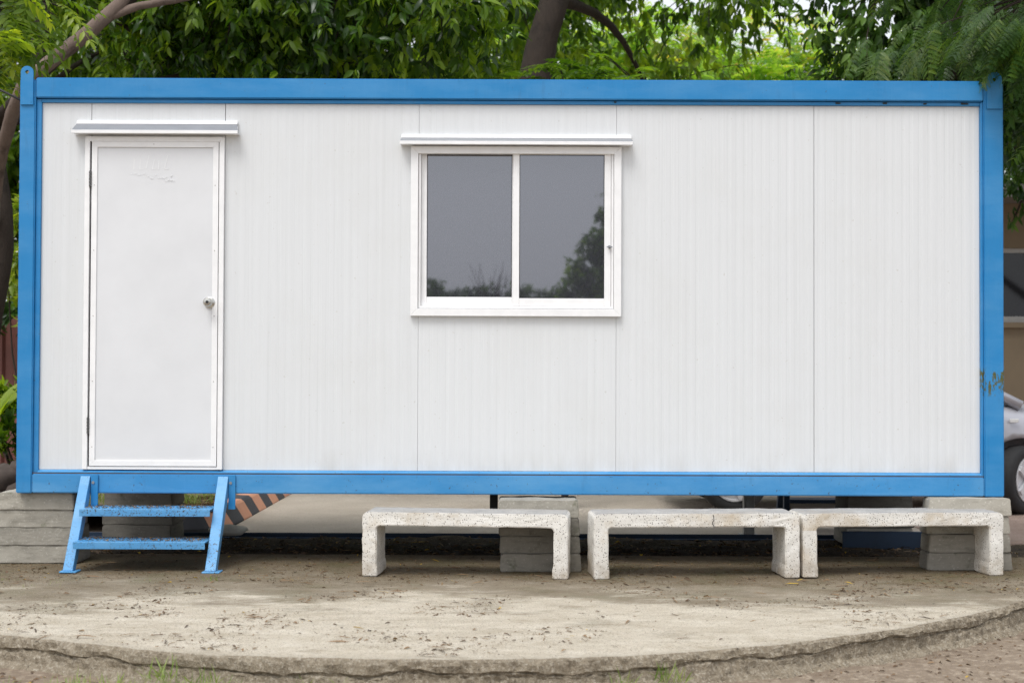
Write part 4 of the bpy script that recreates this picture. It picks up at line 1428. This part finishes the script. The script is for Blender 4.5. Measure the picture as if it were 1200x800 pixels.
# left broad-leaved tree with the pale leaning limb
t1 = tree('broadleaf_tree', 'broad leaved tree with a pale forked limb over the door end of the roof', (-5.0, 4.3, 0),
     [(-5.05, 4.3, -.05), (-4.92, 4.3, 1.0), (-4.80, 4.3, 1.7), (-4.70, 4.3, 2.5), (-4.86, 4.4, 3.4), (-5.0, 4.5, 5.4)], [.24, .18, .15, .14, .12, .09],
     [(-2.6, 4.9, 5.0, 1.5, 1.3, 1.3), (-1.5, 4.7, 4.9, 1.35, 1.3, 1.35), (-.66, 3.9, 4.75, .80, 1.0, 1.0), (-3.6, 5.2, 5.6, 1.3, 1.2, 1.4), (-1.5, 5.7, 4.3, 1.15, .8, .8), (-2.6, 5.9, 4.2, 1.3, .8, .9), (-3.4, 5.6, 4.3, 1.0, .7, .8)],
     3700, 'rosette', .135, 'leaf_mango', 'bark_dark', 11, .45, .36, (.0, 1.), TG)
limb_extra(t1, [(-4.74, 4.25, 2.3), (-4.56, 3.9, 2.95), (-4.22, 3.4, 3.49), (-4.013, 3.3, 3.70), (-3.655, 3.3, 3.985), (-3.42, 3.3, 4.197), (-3.24, 3.3, 4.42), (-3.1, 3.4, 5.0)], [.05, .055, .06, .062, .062, .06, .052, .04], 'bark_grey')
limb_extra(t1, [(-3.47, 3.3, 4.15), (-3.25, 3.3, 4.235), (-3.05, 3.3, 4.285), (-2.75, 3.35, 4.36), (-2.2, 3.6, 4.6)], [.040, .036, .034, .030, .02], 'bark_grey')

# big tree in the middle with the dark leaning trunk
tree('broadleaf_tree', 'large tree with a dark leaning trunk rising behind the middle of the roof', (-.3, 7.2, 0),
     [(-.3, 7.2, -.1), (-.1, 7.1, 1.6), (.12, 7.0, 3.6), (.30, 7.0, 4.72), (.46, 7.0, 5.3), (.75, 7.1, 6.4)], [.28, .24, .20, .17, .155, .12],
     [(2.2, 7.2, 5.6, 1.15, 1.0, 1.0), (1.3, 8.3, 6.6, 1.6, 1.3, 1.2), (.0, 8.8, 6.0, 1.5, 1.0, 1.4), (3.0, 7.0, 6.2, 1.3, 1.0, .8), (1.6, 8.4, 4.6, 1.1, .8, .7), (-.8, 7.6, 6.8, 1.6, 1.3, 1.2)],
     1700, 'rosette', .14, 'leaf_mid', 'bark_dark', 21, .8, .38, (.25, 1.), TG)

# low pinnate shoots at the foot of the middle trunk, just over the roof line
def shoots(name, label, base, spots, seed, size, mat, stem_to, leaf='frond', n_each=16, tint=(.3, .9)):
    rng = np.random.default_rng(seed)
    root = thing(name, label, 'sapling', base)
    F = Foliage(); var = [frond(rng, int(rng.integers(5, 8))) if leaf == 'frond' else rosette(rng, 7) if leaf == 'rosette' else bipinnate(rng) for _ in range(4)]
    for k, (x, y, z) in enumerate(spots):
        MB().tube(smooth_path(base, (x, y, z), rng, .0, .08, 6), [.03, .026, .022, .018, .014, .01, .006], 6).build('stem', M['bark_dark'], root)
        P = np.array([x, y, z]) + rng.normal(0, 1, (n_each, 3)) * np.array([.13, .10, .09])
        a = rng.uniform(0, 6.28, n_each)
        d = np.stack([np.cos(a), np.sin(a) - .3, rng.uniform(-.2, .5, n_each)], 1)
        w = rng.integers(0, 4, n_each)
        for q in range(4):
            s = w == q
            F.add(var[q][0], var[q][1], P[s], rot_to(d[s], np.tile([0, 0, 1.], (s.sum(), 1))), size * rng.uniform(.8, 1.2, s.sum()), rng.uniform(*tint, s.sum()), var[q][2], rng)
    F.build('foliage', M[mat], root)
    return root
shoots('sapling', 'young plant with fan leaves peeping over the roof below the leaning trunk', (.5, 4.6, 0), [(.12, 4.6, 3.92), (.45, 4.6, 4.0), (.75, 4.7, 3.95), (1.0, 4.7, 3.85), (.3, 4.7, 3.75), (.65, 4.7, 3.8), (-.15, 4.6, 3.8)], 31, .32, 'leaf_mid', None, 'frond', 14, (.15, .6))

# bright trees far behind the right half
tree('bright_tree', 'bright yellow green tree with orange new leaves far behind the roof', (4.4, 17., 0),
     [(4.4, 17, -.1), (4.3, 17, 2.), (4.4, 16.8, 4.)], [.3, .25, .2],
     [(3.6, 16.4, 5.3, 1.9, 1.4, 1.3), (5.2, 16.2, 5.5, 1.6, 1.4, 1.2), (2.3, 17.2, 6.0, 1.4, 1.2, 1.2), (4.3, 17.2, 6.7, 1.6, 1.2, 1.0), (3.1, 16.8, 6.8, 1.3, 1., 1.0), (6.1, 16.8, 6.2, 1.3, 1.2, 1.0), (4.4, 17.6, 4.6, 2.6, 1.2, 1.1)],
     2600, 'frond', .50, 'leaf_bright', 'bark_grey', 41, .35, .33, (.1, .85), TG)
tree('bright_tree', 'pale sunlit tree standing behind the bright yellow green one', (2.5, 23., 0),
     [(2.5, 23, -.1), (2.5, 23, 2.5), (2.6, 23, 4.5)], [.35, .3, .22],
     [(1.4, 23, 7.2, 2.4, 1.6, 2.0), (3.2, 23.4, 7.4, 1.9, 1.6, 1.5), (6.9, 23., 6.4, 1.9, 1.6, 1.4), (3.9, 23., 5.6, 3., 1.6, 1.4)],
     2200, 'frond', .6, 'leaf_bright', 'bark_grey', 42, .35, .33, (.2, .8), TG)

# dark tree at the right
tree('dark_tree', 'dark leaved tree between the bright far tree and the drooping feathery one', (4.2, 5.9, 0),
     [(4.5, 6.6, -.1), (4.45, 6.5, 1.8), (4.3, 6.2, 3.4), (4.2, 6.0, 4.6)], [.24, .21, .18, .14],
     [(3.6, 5.2, 5.0, .95, .9, 1.1), (4.6, 4.9, 4.9, 1.1, .9, 1.2), (4.1, 5.9, 5.9, 1.4, 1.2, .8), (5.6, 5.2, 4.6, 1.2, 1.0, 1.4), (4.2, 5.9, 4.1, 1.2, .7, .7), (5.9, 5.8, 3.5, .9, .7, .8)],
     2200, 'rosette', .125, 'leaf_dark', 'bark_dark', 51, .45, .42, (.0, .8), TG)

# feathery tree hanging over the right corner
def fern_extra(F, rng, var):
    # drooping sprays reaching over the cabin corner
    sp = []
    for (x, y, z, n, sx, sz) in ((3.04, -.08, 3.24, 20, .07, .04), (3.0, -.02, 3.36, 24, .13, .05), (3.22, -.1, 3.18, 10, .05, .10), (3.36, -.1, 3.1, 70, .09, .2), (2.9, .35, 3.38, 34, .2, .07), (3.34, .0, 2.85, 36, .05, .12), (2.6, .7, 3.36, 12, .14, .07)):
        for _ in range(n):
            sp.append((x + rng.normal(0, sx), y + rng.normal(0, .12), z + rng.normal(0, sz)))
    P = np.array(sp); n = len(P)
    d = np.stack([-.75 + rng.normal(0, .35, n), -.25 + rng.normal(0, .3, n), -.75 + rng.normal(0, .25, n)], 1)
    rot = rot_to(d, np.array([-.5, -.35, 1.]) + rng.normal(0, .3, (n, 3)))
    w = rng.integers(0, 6, n)
    for k in range(6):
        q = w == k
        F.add(var[k][0], var[k][1], P[q], rot[q], .26 * rng.uniform(.75, 1.25, q.sum()), rng.uniform(.1, .8, q.sum()), var[k][2], rng)
tf = tree('feathery_tree', 'dark feathery leaved tree drooping over the mossy post of the cabin', (5.1, 1.2, 0),
     [(5.2, 1.3, -.1), (5.1, 1.2, 1.5), (4.9, 1.1, 2.8), (4.6, 1.0, 3.8)], [.2, .17, .14, .11],
     [(3.6, .6, 3.75, .75, .6, .5), (4.3, .9, 3.7, .8, .7, .7), (3.35, 1.2, 4.1, .9, .7, .5), (4.6, 1.0, 4.9, 1.3, 1.1, .7)],
     800, 'bipinnate', .26, 'leaf_fern', 'bark_dark', 61, .55, .33, (.05, .75), TG, extra=fern_extra)
limb_extra(tf, [(4.7, 1.05, 3.6), (4.1, .6, 3.7), (3.6, .25, 3.5), (3.2, .05, 3.25)], [.06, .04, .025, .012], 'bark_dark')

# dim tree filling the gap between cabin and building at the right
tree('hanging_tree', 'thin dark tree hanging its leaves above the beige building', (7.6, 7.4, 0),
     [(7.8, 7.4, -.1), (7.7, 7.4, 2.), (7.3, 7.3, 3.6)], [.16, .13, .1],
     [(5.65, 7.0, 3.15, .5, .4, .45), (5.9, 7.2, 3.95, .9, .6, .75), (6.6, 7.6, 3.6, .9, .6, .9), (6.3, 7.4, 5.0, 1.3, .9, .8)],
     620, 'rosette', .13, 'leaf_dark', 'bark_dark', 71, .8, .34, (.0, .7), TG)

# feathery light tree at the left edge
tl = tree('feathery_tree', 'lime green feathery tree beside the cabin corner where the cable ends', (-4.4, .9, 0),
     [(-4.5, .9, -.1), (-4.4, .9, 1.5), (-4.25, .9, 3.)], [.08, .07, .05],
     [(-3.75, 1.0, 3.75, .5, .4, .4), (-3.45, 1.4, 3.85, .4, .35, .30), (-3.55, .8, 3.1, .22, .3, .45), (-3.95, .8, 3.2, .4, .3, .5)],
     190, 'frond', .30, 'leaf_lime', 'bark_grey', 81, .25, .33, (.1, .85), TG)

# backdrop trees
bd = [((-8.5, 14, 0), 101, 'dense tree far behind the door end of the roof', 'leaf_mid'), ((-4.5, 15.5, 0), 102, 'dense tree behind the broad leaved tree with the pale limb', 'leaf_mid'), ((-.8, 16, 0), 103, 'dense tree far behind the leaning dark trunk', 'leaf_mid'), ((9.5, 18, 0), 104, 'dense tree behind the beige building', 'leaf_dark'), ((13, 17.5, 0), 105, 'dense tree rising behind the far end of the beige building', 'leaf_dark'), ((-12.5, 13, 0), 106, 'dense tree standing beyond the red fence', 'leaf_mid')]
for (b, sd, lab, mt) in bd:
    x, y, _ = b
    tree('dense_tree', lab, b, [(x, y, -.1), (x + .1, y, 2.), (x, y, 3.6)], [.28, .23, .18],
         [(x - 1.2, y - .4, 5.2, 1.8, 1.2, 1.6), (x + 1.3, y - .5, 5.4, 1.8, 1.2, 1.7), (x, y, 7.4, 2.3, 1.6, 1.5), (x, y - .6, 3.4, 2.1, 1.0, 1.2)],
         1500, 'rosette', .27, mt, 'bark_dark', sd, .6, .40, (.1, .8), TG, twig=False)
tree('slim_tree', 'slim dark trunked tree seen past the roof corner above the door', (-5.2, 7.3, 0), [(-5.3, 7.3, -.1), (-5.25, 7.3, 2.5), (-5.35, 7.3, 4.2), (-5.3, 7.3, 6.)], [.12, .11, .10, .08],
     [(-5.6, 7.8, 6.2, 1.2, 1., 1.1), (-4.6, 7.9, 5.0, 1.0, .7, .8), (-4.9, 8.3, 4.5, 1.4, .6, .8)], 800, 'rosette', .15, 'leaf_mid', 'bark_dark', 107, .6, .34, (.2, .9), TG)

# shrubs at the left edge, between cabin and fence
def shrub(label, base, lobes, n, size, mat, seed, leaf='rosette', tint=(.1, .9), group='shrubs left of the cabin'):
    rng = np.random.default_rng(seed)
    root = thing('shrub', label, 'shrub', base, group)
    P, D, I = lobes_points(rng, lobes, n, .2)
    F = Foliage(); var = [rosette(rng, 7, .4) if leaf == 'rosette' else frond(rng, 6) for _ in range(5)]
    w = rng.integers(0, 5, n); rot = rot_to(D + rng.normal(0, .4, D.shape) + np.array([0, -.2, .2]), np.array([0, 0, 1.]) + rng.normal(0, .3, D.shape))
    for k in range(5):
        q = w == k
        F.add(var[k][0], var[k][1], P[q], rot[q], size * rng.uniform(.7, 1.3, q.sum()), rng.uniform(*tint, q.sum()), var[k][2], rng)
    F.build('foliage', M[mat], root)
    st = MB()
    for l in lobes:
        for _ in range(3):
            e = np.array(l[:3]) + rng.normal(0, .3, 3) * np.array(l[3:6])
            st.tube(smooth_path(base, e, rng, 0, .08, 4), [.014, .012, .010, .008, .005], 5)
    st.build('stem', M['bark_dark'], root)
shrub('tall shrub with bright lime leaves beside the dark trunk', (-4.6, 5.3, 0), [(-4.75, 5.3, 2.05, .35, .3, .38), (-4.85, 5.3, 2.5, .3, .3, .3), (-4.5, 5.4, 1.7, .3, .25, .25)], 150, .12, 'leaf_lime', 201, 'rosette', (.3, 1))
shrub('dark climbing shrub spilling over the red fence', (-5.2, 6.3, 0), [(-5.1, 6.2, 1.75, .7, .25, .28), (-6.2, 6.2, 1.8, .8, .25, .3), (-4.5, 6.1, 1.85, .5, .25, .3)], 330, .11, 'leaf_dark', 202, 'rosette', (0, .8))
shrub('leafy green shrub low beside the post of the cabin', (-4.05, 3.1, .0), [(-4.1, 3.1, .85, .32, .28, .30), (-4.4, 3.2, .7, .4, .3, .4), (-3.95, 3.2, .55, .3, .25, .25)], 230, .10, 'leaf_mid', 203, 'rosette', (.1, 1))
def big_leaf_plant():
    rng = np.random.default_rng(77)
    root = thing('broad_leaf_plant', 'plant with a large lime leaf standing above the low shrub', 'plant', (-4.35, 2.95, .0))
    F = Foliage(); t = leaf_template(.36, 5, .12, .35)
    a = np.array([.2, 1.6, 2.8, 4.0, 5.2, -.4]); n = len(a)
    d = np.stack([np.cos(a) * .7, np.sin(a) * .7, np.full(n, 1.1)], 1)
    F.add(*t, np.tile([-4.2, 2.95, .78], (n, 1)) + rng.normal(0, .02, (n, 3)), rot_to(d, np.tile([0, -.6, 1.], (n, 1))), rng.uniform(.32, .46, n), rng.uniform(.6, 1, n))
    F.build('leaves', M['leaf_lime'], root)
    MB().tube([(-4.35, 2.95, .0), (-4.25, 2.95, .4), (-4.2, 2.95, .8)], [.02, .016, .012], 6).build('stem', M['bark_dark'], root)
big_leaf_plant()

# trees across the road behind the viewpoint: they show as the reflection in the window
RG = 'trees mirrored in the window'
tree('leafy_tree', 'bushy green tree mirrored in the window beside the latch', (4.0, -25, 0), [(4.0, -25, -.1), (4.0, -25, 1.4), (3.9, -25, 2.6)], [.22, .18, .14],
     [(1.7, -25, 2.75, .8, .8, .5), (2.3, -25, 3.5, 1.0, 1.0, .95), (3.3, -25, 4.4, 1.5, 1.2, 1.3), (2.0, -25, 4.3, .42, .5, .6), (2.1, -25, 5.0, .2, .3, .3), (3.9, -25, 5.8, 1.4, 1.2, 1.0), (1.0, -25, 2.6, .6, .6, .32), (2.7, -25, 3., 1.1, 1., .9)],
     1400, 'rosette', .17, 'leaf_mid', 'bark_dark', 301, .3, .4, (.1, .8), RG)
far = [(-4.6, -35, 4.0), (-2.4, -36, 4.3), (-.9, -35.5, 4.0), (.8, -36, 4.0), (-7, -36, 4.0), (7.8, -36, 4.6)]
fl = ['far round tree mirrored low at the outer left of the window', 'far round tree mirrored as the highest bump low in the left pane', 'far round tree mirrored low in the middle of the left pane', 'far round tree mirrored low beside the sash between the panes', 'far round tree beyond the mirrored row, at its outer end', 'far tall round tree beyond the mirrored bushy tree']
for k, (x, y, h) in enumerate(far):
    tree('round_tree', fl[k], (x, y, 0), [(x, y, -.1), (x, y, 1.2), (x, y, 2.2)], [.16, .13, .1], [(x - .5, y, h - .95, 1.1, .9, .85), (x + .6, y, h - 1.1, 1.1, .9, .85)], 420, 'rosette', .2, 'leaf_dark', 'bark_dark', 310 + k, .3, .4, (.1, .8), RG, twig=False)
def bare_tree():
    rng = np.random.default_rng(400)
    root = thing('bare_tree', 'leafless thin branched tree mirrored low in the left pane', 'tree', (-.6, -34, 0), RG)
    MB().tube([(-.6, -34, -.1), (-.62, -34, 1.5), (-.6, -34, 3.0)], [.1, .08, .06], 8).build('trunk', M['bark_dark'], root)
    b = MB()
    for k in range(34):
        e = (-.55 + rng.normal(0, .5), -34 + rng.normal(0, .4), rng.uniform(3.5, 4.45))
        s = (-.6, -34, rng.uniform(1.8, 3.0))
        b.tube(smooth_path(s, e, rng, .0, .12, 5), [.03, .022, .016, .012, .008, .005], 5)
    b.build('branches', M['bark_dark'], root)
bare_tree()

# ------------------------------------------------------------------ light, sky, camera
SUN_EL, SUN_AZ = 60, 207          # azimuth clockwise from +Y
w = bpy.data.worlds.new('World'); scn.world = w; w.use_nodes = True
nt = w.node_tree
for n_ in list(nt.nodes): nt.nodes.remove(n_)
out = nt.nodes.new('ShaderNodeOutputWorld'); bg = nt.nodes.new('ShaderNodeBackground')
sky = nt.nodes.new('ShaderNodeTexSky'); sky.sky_type = 'NISHITA'; sky.sun_disc = False
sky.sun_elevation = R(SUN_EL); sky.sun_rotation = R(SUN_AZ)
sky.air_density = 1.0; sky.dust_density = 6.0; sky.ozone_density = 1.0
hs = nt.nodes.new('ShaderNodeHueSaturation'); hs.inputs['Saturation'].default_value = .30
nt.links.new(sky.outputs[0], hs.inputs['Color'])
mx = nt.nodes.new('ShaderNodeMix'); mx.data_type = 'RGBA'; mx.inputs[0].default_value = .62
mx.inputs[7].default_value = (7.6, 7.9, 8.5, 1)          # even cloud cover over the clear-sky radiance
nt.links.new(hs.outputs[0], mx.inputs[6])
nt.links.new(mx.outputs[2], bg.inputs[0]); bg.inputs[1].default_value = .14
nt.links.new(bg.outputs[0], out.inputs[0])
sd = bpy.data.lights.new('sun', 'SUN'); sd.energy = 1.5; sd.angle = R(26); sd.color = (1., .99, .97)
so = bpy.data.objects.new('sun', sd); COL.objects.link(so)
az, el = R(SUN_AZ), R(SUN_EL)
to_sun = Vector((math.sin(az) * math.cos(el), math.cos(az) * math.cos(el), math.sin(el)))
so.rotation_euler = to_sun.to_track_quat('Z', 'Y').to_euler()
so.location = to_sun * 40

cd = bpy.data.cameras.new('camera'); cam = bpy.data.objects.new('camera', cd); COL.objects.link(cam)
cd.sensor_width = 36; cd.lens = 50.0; cd.clip_start = .1; cd.clip_end = 2000
pitch = math.atan(33 / 1667)
cam.matrix_world = Matrix.Translation((0, -8.68, 1.2)) @ Matrix.Rotation(math.pi / 2 + pitch, 4, 'X') @ Matrix.Rotation(.0039, 4, 'Z')
cd.dof.use_dof = True; cd.dof.focus_distance = 8.75; cd.dof.aperture_fstop = 2.8
scn.camera = cam
vs = scn.view_settings
vs.view_transform = 'Standard'; vs.look = 'None'; vs.gamma = 1; vs.exposure = 0.26; vs.use_curve_mapping = False
scn.cycles.use_denoising = True
scn.cycles.denoiser = 'OPENIMAGEDENOISE'
scn.cycles.denoising_input_passes = 'RGB_ALBEDO_NORMAL'
scn.cycles.denoising_prefilter = 'NONE'
scn.cycles.max_bounces = 8
